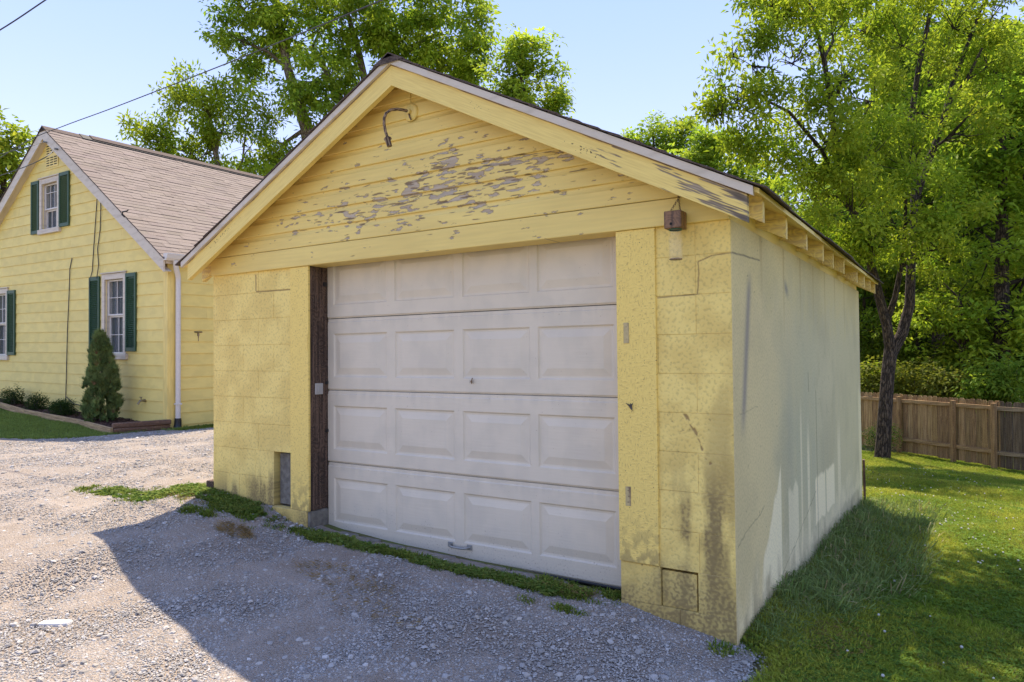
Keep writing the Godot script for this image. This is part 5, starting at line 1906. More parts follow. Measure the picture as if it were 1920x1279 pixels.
func bush(called: String, label: String, group: String, c: Vector3, r: float, cols: Array, span := 1.0, flat := 1.0, category := "bush") -> Node3D:
	var base := Vector3(c.x, ground(c.x, c.z), c.z)
	var o := thing(called, label, category, base, group)
	var m := MB.new()
	for k in 6:
		var e := c - base + Vector3(R(-0.6, 0.6), R(-0.2, 0.6), R(-0.6, 0.6)) * r
		m.tube([Vector3(R(-0.05, 0.05), -0.03, R(-0.05, 0.05)), e * 0.5 + Vector3(R(-0.05, 0.05), 0, 0), e], [0.014 + 0.02 * r, 0.01 + 0.012 * r, 0.004], 5)
	struct(put("stems", m.mesh(), mats.bark_far, o), "stuff")
	var where := []
	var tints := PackedColorArray()
	var fn := FastNoiseLite.new()
	fn.seed = rng.randi() % 9999
	fn.frequency = 1.3
	for k in int((420.0 if r < 0.6 else 240.0) * maxf(r, 0.35) * maxf(r, 0.35) / (span * span)):
		var dir := Vector3(R(-1, 1), R(-1, 1), R(-1, 1)).normalized() * pow(rng.randf(), 0.4)
		var p := c + dir * r * (1.0 + 0.5 * fn.get_noise_3dv(dir * 1.5 + c)) * Vector3(1, flat, 1)
		if p.y < base.y + 0.02:
			p.y = base.y + R(0.02, 0.2)
		where.append(Transform3D(Basis(Vector3(R(-1, 1), R(-1, 1), R(-1, 1)).normalized(), R(-0.8, 0.8)) * Basis(Vector3.UP, R(0, TAU)).scaled(Vector3.ONE * span * R(0.8, 1.2)), p - base))
		var t := R(0.75, 1.2)
		var q: Color = (cols[0] as Color).lerp(cols[1], rng.randf())
		tints.append(Color(q.r * t, q.g * t, q.b * t))
	multi("leaves", leaf_a if span > 0.8 else leaf_d, mats.leaf, where, tints, o)
	return o

# ---------------------------------------------------------------- grass, stones, beds
func tuft(n: int, h: float, spread: float, wd: float, lean: float, sd: int) -> ArrayMesh:
	var r := RandomNumberGenerator.new()
	r.seed = sd
	var m := MB.new()
	for i in n:
		var a := r.randf() * TAU
		var p := Vector3(cos(a), 0, sin(a)) * spread * sqrt(r.randf())
		var dir := Vector3(cos(a + r.randf_range(-1, 1)), 0, sin(a + r.randf_range(-1, 1))) * lean * r.randf_range(0.2, 1.0)
		var hh := h * r.randf_range(0.5, 1.1)
		var side := Vector3(-sin(a * 3.7), 0, cos(a * 3.7)) * wd * 0.5
		var p1 := p + (Vector3.UP * 0.55 + dir * 0.25) * hh
		var p2 := p + (Vector3.UP * (0.95 - lean * 0.35) + dir) * hh
		var t := r.randf_range(0.75, 1.2)
		m.tint = Color(t * r.randf_range(0.95, 1.15), t, t * 0.9)
		m.tri(p - side, p + side, p1 + side * 0.7)
		m.tri(p - side, p1 + side * 0.7, p1 - side * 0.7)
		m.tri(p1 - side * 0.7, p1 + side * 0.7, p2)
	return m.mesh()

func stone_mesh(sd: int) -> ArrayMesh:
	var r := RandomNumberGenerator.new()
	r.seed = sd
	var m := MB.new()
	var ring := []
	for lv in 2:
		var rg := []
		for k in 5:
			var a := TAU * (k + 0.5 * lv) / 5 + r.randf_range(-0.3, 0.3)
			var q := r.randf_range(0.7, 1.1) * (1.0 if lv == 0 else 0.72)
			rg.append(Vector3(cos(a) * q, -0.12 if lv == 0 else r.randf_range(0.28, 0.5), sin(a) * q * 0.8))
		ring.append(rg)
	var top := Vector3(r.randf_range(-0.15, 0.15), r.randf_range(0.42, 0.6), r.randf_range(-0.15, 0.15))
	for k in 5:
		var k2 := (k + 1) % 5
		m._t(ring[0][k], ring[0][k2], ring[1][k], (ring[0][k] + ring[0][k2]) * Vector3(1, 0, 1) + Vector3.UP * 0.1)
		m._t(ring[0][k2], ring[1][k2], ring[1][k], (ring[0][k2] + ring[1][k]) * Vector3(1, 0, 1) + Vector3.UP * 0.2)
		m._t(ring[1][k], ring[1][k2], top, Vector3.UP)
	return m.mesh()

func near_garage(x: float, z: float) -> bool:      # inside the walls
	return x > GW - 0.005 and x < 0.004 and z < -0.0 and z > GD

func make_yard() -> void:
	# stones of the drive
	var sets := [[], [], [], []]
	var cols := [PackedColorArray(), PackedColorArray(), PackedColorArray(), PackedColorArray()]
	var patch := FastNoiseLite.new()
	patch.seed = 77
	patch.frequency = 0.9
	patch.fractal_octaves = 3
	var n := 0
	while n < 420000:
		n += 1
		var dist := 1.9 + 11.0 * pow(rng.randf(), 1.9)
		var ang := 0.5689 + R(-0.72, 0.70)
		var x := eye.x - sin(ang) * dist
		var z := eye.z - cos(ang) * dist
		if not in_drive(x, z):
			if rng.randf() > 0.04 or not in_drive(x - R(-0.12, 0.12), z + R(-0.15, 0.15)):
				continue
		if near_garage(x, z) and z < -0.05:
			continue
		var big := rng.randf()
		var s := R(0.0035, 0.0085)
		if big > 0.94:
			s = R(0.008, 0.015)
		if big > 0.992:
			s = R(0.013, 0.028)
		var pn := patch.get_noise_2d(x, z)
		if pn < -0.1 and rng.randf() < 0.35:
			continue
		s *= 1.0 + 0.07 * maxf(dist - 4.0, 0.0)
		var k := rng.randi() % 4
		var b := Basis(Vector3.UP, R(0, TAU)) * Basis(Vector3.RIGHT, R(-0.35, 0.35))
		sets[k].append(Transform3D(b.scaled(Vector3(s, s * R(0.6, 1.0), s)), gv(x, z, 0.014 + s * 0.1)))
		var t := R(0.17, 0.38)
		var hue := rng.randf()
		if hue > 0.965:
			t = R(0.36, 0.50)
		t *= 1.15
		var c := Color(t, t * 0.945, t * 0.885)
		if hue < 0.25:
			c = Color(t * 1.02, t * 0.93, t * 0.82)
		cols[k].append(c)
	for k in 4:
		var st := multi("gravel_stones", stone_mesh(500 + k), mats.stone, sets[k], cols[k], self)
		st.set_meta("label", "loose grey crushed stone scattered over the drive")
	# lawn tufts
	var lawn := [[], [], []]
	var lc := [PackedColorArray(), PackedColorArray(), PackedColorArray()]
	var fn := FastNoiseLite.new()
	fn.seed = 9
	fn.frequency = 0.7
	fn.fractal_octaves = 4
	var tries := 0
	while tries < 190000:
		tries += 1
		var dist := 3.2 + 17.5 * pow(rng.randf(), 1.5)
		var ang := 0.5689 - (R(0.28, 0.70) if tries < 150000 else R(0.65, 1.25))
		var x := eye.x - sin(ang) * dist
		var z := eye.z - cos(ang) * dist
		if x < 0.005 and z > GD - 0.02:
			continue
		if in_drive(x, z):
			continue
		if (x - 0.42) * (x - 0.42) / 0.03 + (z + 0.42) * (z + 0.42) / 0.1 < 1.0 and rng.randf() < 0.45:
			continue
		var v := fn.get_noise_2d(x, z)
		var k := rng.randi() % 3
		var s := R(0.75, 1.25) * (1.0 + 0.3 * v) * (1.0 + 0.03 * maxf(dist - 5.0, 0.0))
		lawn[k].append(Transform3D(Basis(Vector3.UP, R(0, TAU)).scaled(Vector3(s, s * R(0.8, 1.2), s)), gv(x, z, -0.004)))
		var t := R(0.75, 1.2)
		var c := Color(0.20, 0.31, 0.035).lerp(Color(0.42, 0.45, 0.07), clampf(0.5 + v + R(-0.3, 0.3), 0, 1))
		if rng.randf() < 0.06:
			c = Color(0.19, 0.165, 0.07)
		lc[k].append(Color(c.r * t, c.g * t, c.b * t))
	# the strip of lawn before the house bed
	tries = 0
	while tries < 26000:
		tries += 1
		var x := R(-22, -9.3)
		var z := R(-3.6, -0.4)
		if in_drive(x, z) or in_bed(x, z) or (x > -10.25 and z > -3.1):
			continue
		if x > -10.3 and x < -10.2:
			continue
		var k := rng.randi() % 3
		var s := R(0.9, 1.4)
		lawn[k].append(Transform3D(Basis(Vector3.UP, R(0, TAU)).scaled(Vector3(s, s, s)), gv(x, z, -0.004)))
		var t := R(0.75, 1.15)
		lc[k].append(Color(0.26 * t, 0.35 * t, 0.09 * t))
	for k in 3:
		var g := multi("lawn_grass", tuft(11, 0.062, 0.045, 0.006, 0.8, 600 + k), mats.blade, lawn[k], lc[k], self)
		g.set_meta("label", "short mown grass of the lawn")
	# clover leaves in the lawn, and its white heads
	var cl := MB.new()
	for k in 3:
		var a := TAU * k / 3.0
		var f := Vector3(cos(a), 0.25, sin(a))
		var s := Vector3(-sin(a), 0, cos(a))
		var p := Vector3(0, 0.045, 0)
		cl.tri(p, p + f * 0.012 - s * 0.008, p + f * 0.021 - s * 0.004)
		cl.tri(p, p + f * 0.021 - s * 0.004, p + f * 0.021 + s * 0.004)
		cl.tri(p, p + f * 0.021 + s * 0.004, p + f * 0.012 + s * 0.008)
	var where := []
	var tints := PackedColorArray()
	var fw := []
	var ft := PackedColorArray()
	tries = 0
	while tries < 60000:
		tries += 1
		var dist := 3.2 + 14.0 * pow(rng.randf(), 1.4)
		var ang := 0.5689 - R(0.28, 0.70)
		var x := eye.x - sin(ang) * dist
		var z := eye.z - cos(ang) * dist
		if (x < 0.25 and z > GD - 0.02) or in_drive(x, z):
			continue
		var v := fn.get_noise_2d(x * 1.3 + 30.0, z * 1.3)
		if v < -0.2 + R(-0.1, 0.1):
			continue
		var s := R(0.5, 0.95)
		where.append(Transform3D(Basis(Vector3.UP, R(0, TAU)) * Basis(Vector3.RIGHT, R(-0.4, 0.4)).scaled(Vector3(s, s, s)), gv(x, z, 0.0)))
		var t := R(0.8, 1.2)
		tints.append(Color(0.13 * t, 0.22 * t, 0.03 * t))
		var fp := 0.028 if z < -2.6 else 0.002
		if rng.randf() < fp:
			fw.append(Transform3D(Basis().scaled(Vector3.ONE * R(0.65, 1.0)), gv(x, z, 0.0)))
			var w := R(0.55, 0.75)
			ft.append(Color(w, w * 0.97, w * 0.9))
	var cm := multi("clover", cl.mesh(), mats.blade, where, tints, self)
	cm.set_meta("label", "clover leaves growing among the grass")
	var hd := MB.new()
	hd.lathe(Vector3(0, 0.048, 0), [Vector2(0.0, 0.0), Vector2(0.006, 0.002), Vector2(0.0085, 0.007), Vector2(0.0065, 0.013), Vector2(0.0, 0.016)], 7)
	hd.tint = Color(0.1, 0.16, 0.05)
	hd.tube([Vector3(0, 0, 0), Vector3(0.002, 0.03, 0), Vector3(0, 0.05, 0)], [0.0012, 0.0012, 0.0012], 4, false)
	var fm := multi("clover_heads", hd.mesh(), mats.flower, fw, ft, self)
	fm.set_meta("label", "white clover flower heads dotting the lawn")
	# long grass leaning away from the side wall
	where = []
	tints = PackedColorArray()
	for k in 2300:
		var z := -0.15 - 5.1 * rng.randf()
		var o := pow(rng.randf(), 1.4) * lerpf(0.22, 0.75, clampf((-z - 0.2) / 1.8, 0.0, 1.0))
		var x := 0.02 + o
		if (x - 0.42) * (x - 0.42) / 0.03 + (z + 0.42) * (z + 0.42) / 0.1 < 1.0:
			continue
		var s := R(0.5, 1.25) * (0.7 if z > -0.7 else 1.0)
		var b := Basis(Vector3.BACK, -R(0.2, 1.0) * clampf(o * 3.0, 0.1, 1.0)) * Basis(Vector3.UP, R(0, TAU))
		where.append(Transform3D(b.scaled(Vector3(s, s, s)), gv(x, z, -0.01)))
		var t := R(0.6, 1.35)
		var gc := Color(0.16, 0.25, 0.07).lerp(Color(0.27, 0.33, 0.12), rng.randf())
		if rng.randf() < 0.05:
			gc = Color(0.42, 0.36, 0.2)
		tints.append(Color(gc.r * t, gc.g * t, gc.b * t))
	var lg := multi("long_grass", tuft(6, 0.185, 0.07, 0.008, 1.2, 650), mats.blade, where, tints, self)
	lg.set_meta("label", "long unmown grass leaning out along the garage side wall")
	# weeds at the door sill, at the left corner and by the house
	var weed := tuft(12, 0.055, 0.035, 0.010, 0.9, 660)
	where = []
	tints = PackedColorArray()
	var zones := [[-2.75, 0.08, 0.42, 0.08, 700], [-2.2, 0.06, 0.4, 0.05, 200], [-1.75, 0.10, 0.35, 0.055, 330], [-1.3, 0.08, 0.36, 0.06, 420], [-0.98, 0.03, 0.22, 0.06, 420], [-1.0, 0.25, 0.18, 0.03, 180],
		[-4.05, 0.14, 0.45, 0.13, 1000], [-3.75, 0.2, 0.3, 0.1, 700], [-4.6, 0.12, 0.35, 0.22, 650], [-5.0, 0.35, 0.5, 0.15, 330], [-5.4, 0.4, 0.3, 0.12, 260], [-3.95, 0.42, 0.22, 0.05, 220], [-4.55, -0.5, 0.15, 0.5, 500], [-3.0, 0.14, 0.2, 0.05, 180], [-1.05, -0.05, 0.3, 0.06, 150], [-0.72, -0.06, 0.1, 0.05, 90],
		[-9.95, -3.6, 0.25, 0.5, 900], [-10.1, -5.5, 0.2, 1.5, 1200], [-0.05, 0.08, 0.08, 0.05, 60], [0.1, -0.12, 0.1, 0.12, 200]]
	for zn in zones:
		for k in int(zn[4]):
			var a := R(0, TAU)
			var q := 0.60 * sqrt(-2.0 * log(1.0 - 0.98 * rng.randf()))
			var x: float = zn[0] + cos(a) * q * zn[2]
			var z: float = zn[1] + sin(a) * q * zn[3]
			if near_garage(x, z) and (z < -0.16 or x > -0.66 or x < -3.12):
				continue
			if fn.get_noise_2d(x * 5.0, z * 5.0) < R(-0.25, 0.25):
				continue
			var s := R(0.45, 1.2) * (1.1 - 0.3 * q)
			where.append(Transform3D(Basis(Vector3.UP, R(0, TAU)).scaled(Vector3(s, s * R(0.7, 1.1), s)), gv(x, z, 0.008)))
			var t := R(0.7, 1.2)
			var c := Color(0.12, 0.21, 0.03).lerp(Color(0.30, 0.36, 0.08), rng.randf())
			tints.append(Color(c.r * t, c.g * t, c.b * t))
	var wd := multi("weeds", weed, mats.blade, where, tints, self)
	wd.set_meta("label", "low green weeds sprouting from the gravel along the walls")
	# broad-leaved weeds among them
	where = []
	tints = PackedColorArray()
	var bw := tuft(7, 0.05, 0.02, 0.022, 1.2, 661)
	for k in 900:
		var zn: Array = zones[[6, 8, 9, 3, 0, 2, 7][rng.randi() % 7]]
		var x: float = zn[0] + R(-1, 1) * zn[2] * 0.8
		var z: float = zn[1] + R(-1, 1) * zn[3] * 0.8
		if near_garage(x, z):
			continue
		var s := R(0.7, 1.5)
		where.append(Transform3D(Basis(Vector3.UP, R(0, TAU)).scaled(Vector3(s, s * 0.8, s)), gv(x, z, 0.008)))
		tints.append(Color(0.11, 0.21, 0.035).lerp(Color(0.24, 0.31, 0.08), rng.randf()))
	wd = multi("broad_weeds", bw, mats.blade, where, tints, self)
	wd.set_meta("label", "broad-leaved weeds at the left front corner of the garage")
	# dry clippings
	where = []
	tints = PackedColorArray()
	for zn in [[-3.42, 0.47, 0.2, 0.09, 200], [-2.2, 0.62, 0.45, 0.14, 110], [-1.75, 0.85, 0.4, 0.1, 50], [-5.5, 1.2, 0.1, 0.06, 40], [-4.3, 0.30, 0.25, 0.06, 40], [-0.95, 0.02, 0.2, 0.06, 60], [0.42, -0.42, 0.16, 0.28, 260]]:
		for k in int(zn[4]):
			var a := R(0, TAU)
			var q := sqrt(rng.randf())
			var x: float = zn[0] + cos(a) * q * zn[2]
			var z: float = zn[1] + sin(a) * q * zn[3]
			where.append(Transform3D(Basis(Vector3.UP, R(0, TAU)) * Basis(Vector3.RIGHT, R(1.1, 1.5)).scaled(Vector3.ONE * R(0.5, 1.0)), gv(x, z, 0.022)))
			var t := R(0.6, 1.2)
			tints.append(Color(0.34 * t, 0.26 * t, 0.13 * t))
	var dc := multi("dry_clippings", tuft(5, 0.045, 0.02, 0.004, 0.5, 670), mats.blade, where, tints, self)
	dc.set_meta("label", "dry straw-coloured clippings lying on the ground")
	make_bed()

var bed := PackedVector2Array([Vector2(-10.42, -2.42), Vector2(-11.75, -2.62), Vector2(-14.0, -2.72), Vector2(-16.0, -2.92), Vector2(-19, -3.0), Vector2(-19, -3.25), Vector2(-10.45, -3.25)])

func in_bed(x: float, z: float) -> bool:
	return Geometry2D.is_point_in_polygon(Vector2(x, z), bed)

func make_bed() -> void:
	var m := MB.new()
	for j in range(0, 10):
		for i in range(0, 86):
			var x0 := -19.0 + i * 0.1
			var z0 := -3.27 + j * 0.1
			if not in_bed(x0 + 0.05, z0 + 0.05):
				continue
			m.quad(gv(x0, z0 + 0.1, 0.05), gv(x0 + 0.1, z0 + 0.1, 0.05), gv(x0 + 0.1, z0, 0.06), gv(x0, z0, 0.06))
	var b := put("planting_bed", m.mesh(), mats.mulch_soil, self)
	struct(b)
	b.set_meta("label", "dark mulched bed along the foot of the house wall")
	var where := []
	var tints := PackedColorArray()
	for k in 9000:
		var x := R(-19, -10.4)
		var z := R(-3.25, -2.4)
		if not in_bed(x, z):
			continue
		where.append(Transform3D(Basis(Vector3.UP, R(0, TAU)) * Basis(Vector3.RIGHT, R(-0.6, 0.6)).scaled(Vector3(R(0.6, 1.5), 1, R(0.5, 1.2))), gv(x, z, R(0.055, 0.085))))
		var t := R(0.5, 1.6)
		tints.append(Color(0.075 * t, 0.042 * t, 0.03 * t))
	var ch := MB.new()
	ch.box(Vector3.ZERO, Vector3(0.05, 0.009, 0.016))
	var mu := multi("bark_mulch", ch.mesh(), mats.mulch_chip, where, tints, self)
	mu.set_meta("label", "reddish brown bark mulch covering the bed")
	# edging boards along the lawn, and the two stacked timbers at the end
	var pts := [[-10.38, -2.36], [-11.85, -2.56], [-14.0, -2.66], [-16.0, -2.86], [-19.0, -2.95]]
	var labs := ["weathered edging board of the bed nearest the drive", "edging board of the bed before the small shrubs", "edging board of the bed below the cable on the wall", "edging board of the bed at the left edge of the picture"]
	for i in 4:
		var a := gv(pts[i][0], pts[i][1], 0.05)
		var c := gv(pts[i + 1][0], pts[i + 1][1], 0.05)
		var t := thing("edging_board", labs[i], "edging board", a, "edging boards of the planting bed")
		var g := grain(0, 1.0, 3.0)
		g.tint = Color(0.92, 0.95, 0.98)
		var ln := a.distance_to(c)
		g.box(Vector3(ln * 0.5, 0, 0), Vector3(ln - 0.012, 0.11, 0.045), 0.005)
		var d := (c - a).normalized()
		var e := put("board", g.mesh(), mats.fence_wood, t)
		e.basis = Basis(d, Vector3.UP, d.cross(Vector3.UP))
	for i in 2:
		var t := thing("landscape_timber", ["upper brown landscape timber at the end of the bed", "lower brown landscape timber lying on the gravel edge"][i], "timber", gv(-10.42, -2.40, 0.13 - 0.085 * i), "timbers stacked at the bed end")
		var g := grain(2, 1.0, 3.0)
		g.box(Vector3(0.02 * i, 0, -0.44), Vector3(0.09, 0.082, 0.90), 0.014)
		var e := put("beam", g.mesh(), mats.timber_wood, t)
		e.rotation.y = -0.16 + 0.06 * i
	# the pointed evergreen
	arborvitae()
	var shr := [[-13.0, -2.86, 0.19, "small dark shrub nearest the pointed evergreen"], [-14.1, -2.92, 0.2, "small dark shrub in the middle of the bed"], [-15.35, -3.0, 0.22, "small dark shrub at the left edge of the picture"], [-13.55, -3.05, 0.13, "tiny seedling shrub between two larger shrubs"]]
	for s in shr:
		bush("bed_shrub", s[3], "small shrubs in the planting bed", gv(s[0], s[1], s[2] * 0.95), s[2], [Color(0.03, 0.065, 0.018), Color(0.075, 0.12, 0.03)], 0.5, 0.9, "shrub")

func arborvitae() -> void:
	var base := gv(-11.55, -2.80, 0.05)
	var o := thing("arborvitae", "narrow pointed dark green evergreen by the house wall", "evergreen", base)
	var m := MB.new()
	m.tube([Vector3(0, -0.05, 0), Vector3(0.01, 0.6, 0), Vector3(0, 1.38, 0)], [0.035, 0.022, 0.006], 7)
	put("trunk", m.mesh(), mats.bark_far, o)
	var r := RandomNumberGenerator.new()
	r.seed = 88
	var sp := MB.new()
	for i in 9:      # one flat upright spray
		var a := -0.9 + 1.8 * i / 8.0
		var d := Vector3(sin(a), cos(a), r.randf_range(-0.15, 0.15))
		var p := Vector3(0, 0.02 + 0.03 * (1.0 - absf(a)), 0)
		var s := Vector3(d.y, -d.x, 0) * 0.008
		var t := r.randf_range(0.8, 1.25)
		sp.tint = Color(t, t, t)
		sp.tri(p - s, p + s, p + d * r.randf_range(0.08, 0.15))
		sp.tri(p + d * 0.03 + Vector3(0, 0, -0.009), p + d * 0.03 + Vector3(0, 0, 0.009), p + d * 0.075)
	var where := []
	var tints := PackedColorArray()
	for k in 160:
		var y := 1.40 * pow(rng.randf(), 1.15) if k > 6 else 1.30 + 0.02 * k
		var f := y / 1.50
		var rad := 0.285 * pow(1.0 - f, 0.75) * (0.80 + 0.20 * sstep(0.0, 0.15, f)) + 0.015
		var a := R(0, TAU)
		var q := rad * pow(rng.randf(), 0.25) * R(0.72, 1.12)
		var tone := R(0.7, 1.25)
		for e in 26:
			var g := rng.randf()
			var up := g * R(0.16, 0.24)
			var sc := 0.055 * (1.0 - 0.6 * g)
			var b := Basis(Vector3.UP, a) * Basis(Vector3.BACK, -R(0.0, 0.5)) * Basis(Vector3.UP, R(-1.3, 1.3))
			where.append(Transform3D(b.scaled(Vector3.ONE * R(0.45, 0.8)), Vector3(cos(a) * (q + 0.03 * (1.0 - g)) + R(-sc, sc), y + up * (1.0 - 0.3 * f) - 0.02, -sin(a) * (q + 0.03 * (1.0 - g)) + R(-sc, sc))))
			var t := tone * R(0.8, 1.2)
			var c := Color(0.10, 0.165, 0.055).lerp(Color(0.28, 0.34, 0.11), clampf(g * 0.7 + R(-0.1, 0.25), 0, 1))
			if rng.randf() < 0.04:
				c = Color(0.2, 0.13, 0.06)
			tints.append(Color(c.r * t, c.g * t, c.b * t))
	multi("foliage", sp.mesh(), mats.needle, where, tints, o)

# ---------------------------------------------------------------- small things
func make_small_things() -> void:
	# pavers along the foot of the door
	var pv := thing("paver_sill", "row of worn grey pavers along the foot of the white door", "paver row", Vector3(-1.85, 0.12, -0.05))
	var x := -2.98
	while x < -0.68:
		var w := R(0.19, 0.24)
		var b := MB.new()
		b.sc = Vector2(2, 2)
		b.off = Vector2(R(0, 3), R(0, 3))
		var yy := ground(x + w / 2, -0.03) + 0.008 + R(-0.004, 0.006)
		b.box(Vector3(x + w / 2 + 1.85, yy - 0.03 - 0.12, -0.045 + R(-0.01, 0.01) + 0.05), Vector3(w - 0.02, 0.06, 0.19), 0.008)
		put("paver", b.mesh(), mats.concrete, pv)
		x += w
	# bee trap
	var t := thing("bee_trap", "brown wood block bee trap with clear bottle hanging right of the garage door", "bee trap", Vector3(-0.288, 2.0, 0.085))
	t.rotation.z = GT
	var wb := grain(1, 2.5, 4.0)
	wb.box(Vector3(0, 0.195, 0), Vector3(0.092, 0.092, 0.092), 0.003)
	put("wood_block", wb.mesh(), mats.trap_wood, t)
	var ho := MB.new()
	ho.xf = Transform3D(Basis(Vector3.RIGHT, PI / 2), Vector3(-0.008, 0.172, 0.0455))
	ho.lathe(Vector3.ZERO, [Vector2(0.0075, 0.0), Vector2(0.0075, 0.0016), Vector2(0.0, 0.0016)], 12)
	put("entry_hole", ho.mesh(), mats.dark_void, t)
	var rg := MB.new()
	rg.lathe(Vector3(0, 0.137, 0), [Vector2(0.0, 0.014), Vector2(0.033, 0.014), Vector2(0.034, 0.012), Vector2(0.034, 0.006), Vector2(0.031, 0.006)], 24)
	put("green_ring", rg.mesh(), mats.green_ring, t)
	var bo := MB.new()
	bo.lathe(Vector3(0, -0.016, 0), [Vector2(0.0, 0.004), Vector2(0.030, 0.0), Vector2(0.0365, 0.006), Vector2(0.0375, 0.02), Vector2(0.0375, 0.118), Vector2(0.036, 0.128), Vector2(0.031, 0.138), Vector2(0.031, 0.153)], 28)
	put("bottle", bo.mesh(), mats.clear_plastic, t)
	var dr := MB.new()
	dr.lathe(Vector3(0, -0.0125, 0), [Vector2(0.0, 0.0), Vector2(0.033, 0.001), Vector2(0.0335, 0.006), Vector2(0.02, 0.010), Vector2(0.0, 0.012)], 20)
	put("dead_bees", dr.mesh(), mats.rusty, t)
	var ch := MB.new()
	for k in 9:
		var f := k / 8.0
		for s in [-1.0, 1.0]:
			var c := Vector3(s * lerpf(0.028, 0.0, f), lerpf(0.244, 0.322, f) , lerpf(0.0, -0.055, f))
			var q := []
			for e in 9:
				var a := TAU * e / 8.0
				q.append(c + (Basis(Vector3.UP, 1.5 * (k % 2)) * Vector3(cos(a) * 0.004, sin(a) * 0.007, 0)))
			var rr := []
			for e in q:
				rr.append(0.0011)
			ch.tube(q, rr, 4, false)
	struct(put("chain", ch.mesh(), mats.rusty, t), "stuff")
	var na := MB.new()
	na.tube([Vector3(0, 0.33, -0.066), Vector3(0, 0.332, -0.045)], [0.003, 0.003], 6)
	put("nail", na.mesh(), mats.rusty, t)
	# curled dead leaf stuck to the jamb, wasp on the door
	var lf := MB.new()
	for e in [[-0.9, 0.034], [0.1, 0.022], [0.7, 0.028], [2.6, 0.03]]:
		var d := Vector3(sin(e[0]), cos(e[0]), 0.25)
		var s := Vector3(cos(e[0]), -sin(e[0]), 0.3)
		lf._t(Vector3.ZERO - s * 0.008, s * 0.008, d * e[1], Vector3(0, 0, 1))
		lf._t(Vector3(0, 0, -0.002) - s * 0.008, Vector3(0, 0, -0.002) + s * 0.008, d * e[1], Vector3(0, 0, -1))
	var lo := put("dead_leaf", lf.mesh(), mats.bark_far, self)
	lo.position = Vector3(-0.575, 1.20, 0.018)
	tag(lo, "curled brown dead leaf stuck on the yellow jamb beside the door", "leaf")
	var ws := MB.new()
	ws.tube([Vector3(0, 0, 0), Vector3(0.004, 0.012, 0.005), Vector3(0.007, 0.022, 0.006), Vector3(0.012, 0.036, 0.004)], [0.003, 0.006, 0.003, 0.005], 6)
	for k in 3:
		for s in [-1.0, 1.0]:
			ws.tube([Vector3(0.003, 0.010 + 0.004 * k, 0.004), Vector3(0.003 + s * 0.010, 0.012 + 0.006 * k - 0.004, 0.007), Vector3(0.003 + s * 0.017, 0.006 + 0.010 * k - 0.004, 0.0)], [0.001, 0.001, 0.0008], 4, false)
	var wo := put("wasp", ws.mesh(), mats.rusty, self)
	wo.position = Vector3(-1.80, 1.31 - 0.019, -0.172)
	tag(wo, "brown wasp resting on the middle of the white door", "wasp")
	# flat white stone in the drive
	var fs := MB.new()
	fs.sc = Vector2(3, 3)
	var rim := []
	for k in 12:
		var a := TAU * k / 12.0
		rim.append(Vector3(signf(cos(a)) * pow(absf(cos(a)), 0.35) * 0.085 * R(0.92, 1.06), 0, signf(sin(a)) * pow(absf(sin(a)), 0.45) * 0.032 * R(0.85, 1.1)))
	for k in 12:
		var a: Vector3 = rim[k]
		var b: Vector3 = rim[(k + 1) % 12]
		fs._t(Vector3(0, 0.013, 0), a * 0.9 + Vector3(0, 0.011, 0), b * 0.9 + Vector3(0, 0.011, 0), Vector3.UP)
		fs._q(a - Vector3(0, 0.02, 0), b - Vector3(0, 0.02, 0), b * 0.9 + Vector3(0, 0.011, 0), a * 0.9 + Vector3(0, 0.011, 0), a)
	var fo := put("white_stone", fs.mesh(), mat("white_rock", L(0.72, 0.70, 0.66), 0.8), self)
	fo.position = gv(-3.01, 1.84, 0.012)
	fo.rotation.y = 0.62
	tag(fo, "long flat white stone lying in the sunlit gravel", "stone")
	# offcut at the left corner and dark plank at the rear corner
	var ob := grain(2, 2.0, 4.0)
	ob.box(Vector3.ZERO, Vector3(0.09, 0.075, 0.34), 0.004)
	var oo := put("wood_offcut", ob.mesh(), mats.old_post, self)
	oo.position = gv(-4.405, -0.16, 0.05)
	oo.rotation.y = 0.12
	tag(oo, "short brown timber offcut on the ground at the left garage corner", "timber")
	var pk := grain(1, 1.0, 3.0)
	pk.box(Vector3(0, 0.25, 0), Vector3(0.025, 0.56, 0.09), 0.004)
	var po := put("dark_plank", pk.mesh(), mats.old_post, self)
	po.position = gv(0.018, -5.27, -0.03)
	po.rotation = Vector3(0.0, 0.1, 0.02)
	tag(po, "dark weathered plank leaning at the far corner of the garage wall", "plank")
	# wires overhead
	wire("overhead_wire", "long dark wire passing in front of the house peak up to the picture top", [at(-60, 335, 15.0), at(45, 268, 12.6), at(120, 236, 11.6), at(215, 201, 10.6), at(420, 121, 8.8), at(600, 48, 7.6), at(760, -18, 6.9)], 0.007)
	wire("overhead_wire", "thick dark wire crossing the top left corner of the sky", [at(-120, 124, 12.5), at(0, 56, 12.0), at(85, 0, 11.6), at(160, -50, 11.2)], 0.011)
	var h: Node3D = get_node("house")
	wire("service_wire", "lower service wire ending on the house verge below the peak", [at(-70, 352, 15.5), at(30, 319, 13.2), at(85, 295, 12.3), h.transform * Vector3(-3.52, 5.42, 0.20)], 0.008)
	wire("service_wire", "upper service wire ending just under the house peak", [at(-70, 306, 15.5), at(40, 279, 13.0), h.transform * Vector3(-3.95, 5.62, 0.20)], 0.006)

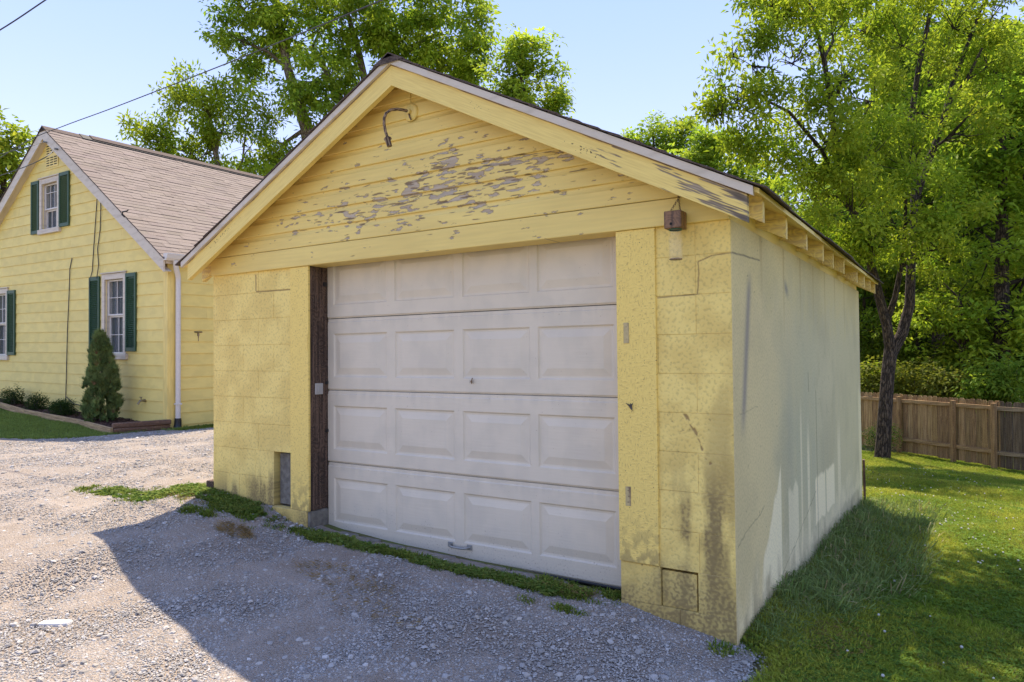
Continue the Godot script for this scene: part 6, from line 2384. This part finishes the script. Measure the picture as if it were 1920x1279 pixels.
func wire(called: String, label: String, p: Array, r: float) -> void:
	var c := Curve3D.new()
	for i in p.size():
		var t: Vector3 = (p[mini(i + 1, p.size() - 1)] - p[maxi(i - 1, 0)]) / 6.0
		c.add_point(p[i], -t, t)
	var pts := []
	var rr := []
	var ln := c.get_baked_length()
	for k in 41:
		pts.append(c.sample_baked(ln * k / 40.0))
		rr.append(r)
	var m := MB.new()
	m.tube(pts, rr, 6)
	var o := put(called, m.mesh(), mats.wire_grey, self)
	tag(o, label, "wire", "wires in the air over the house")
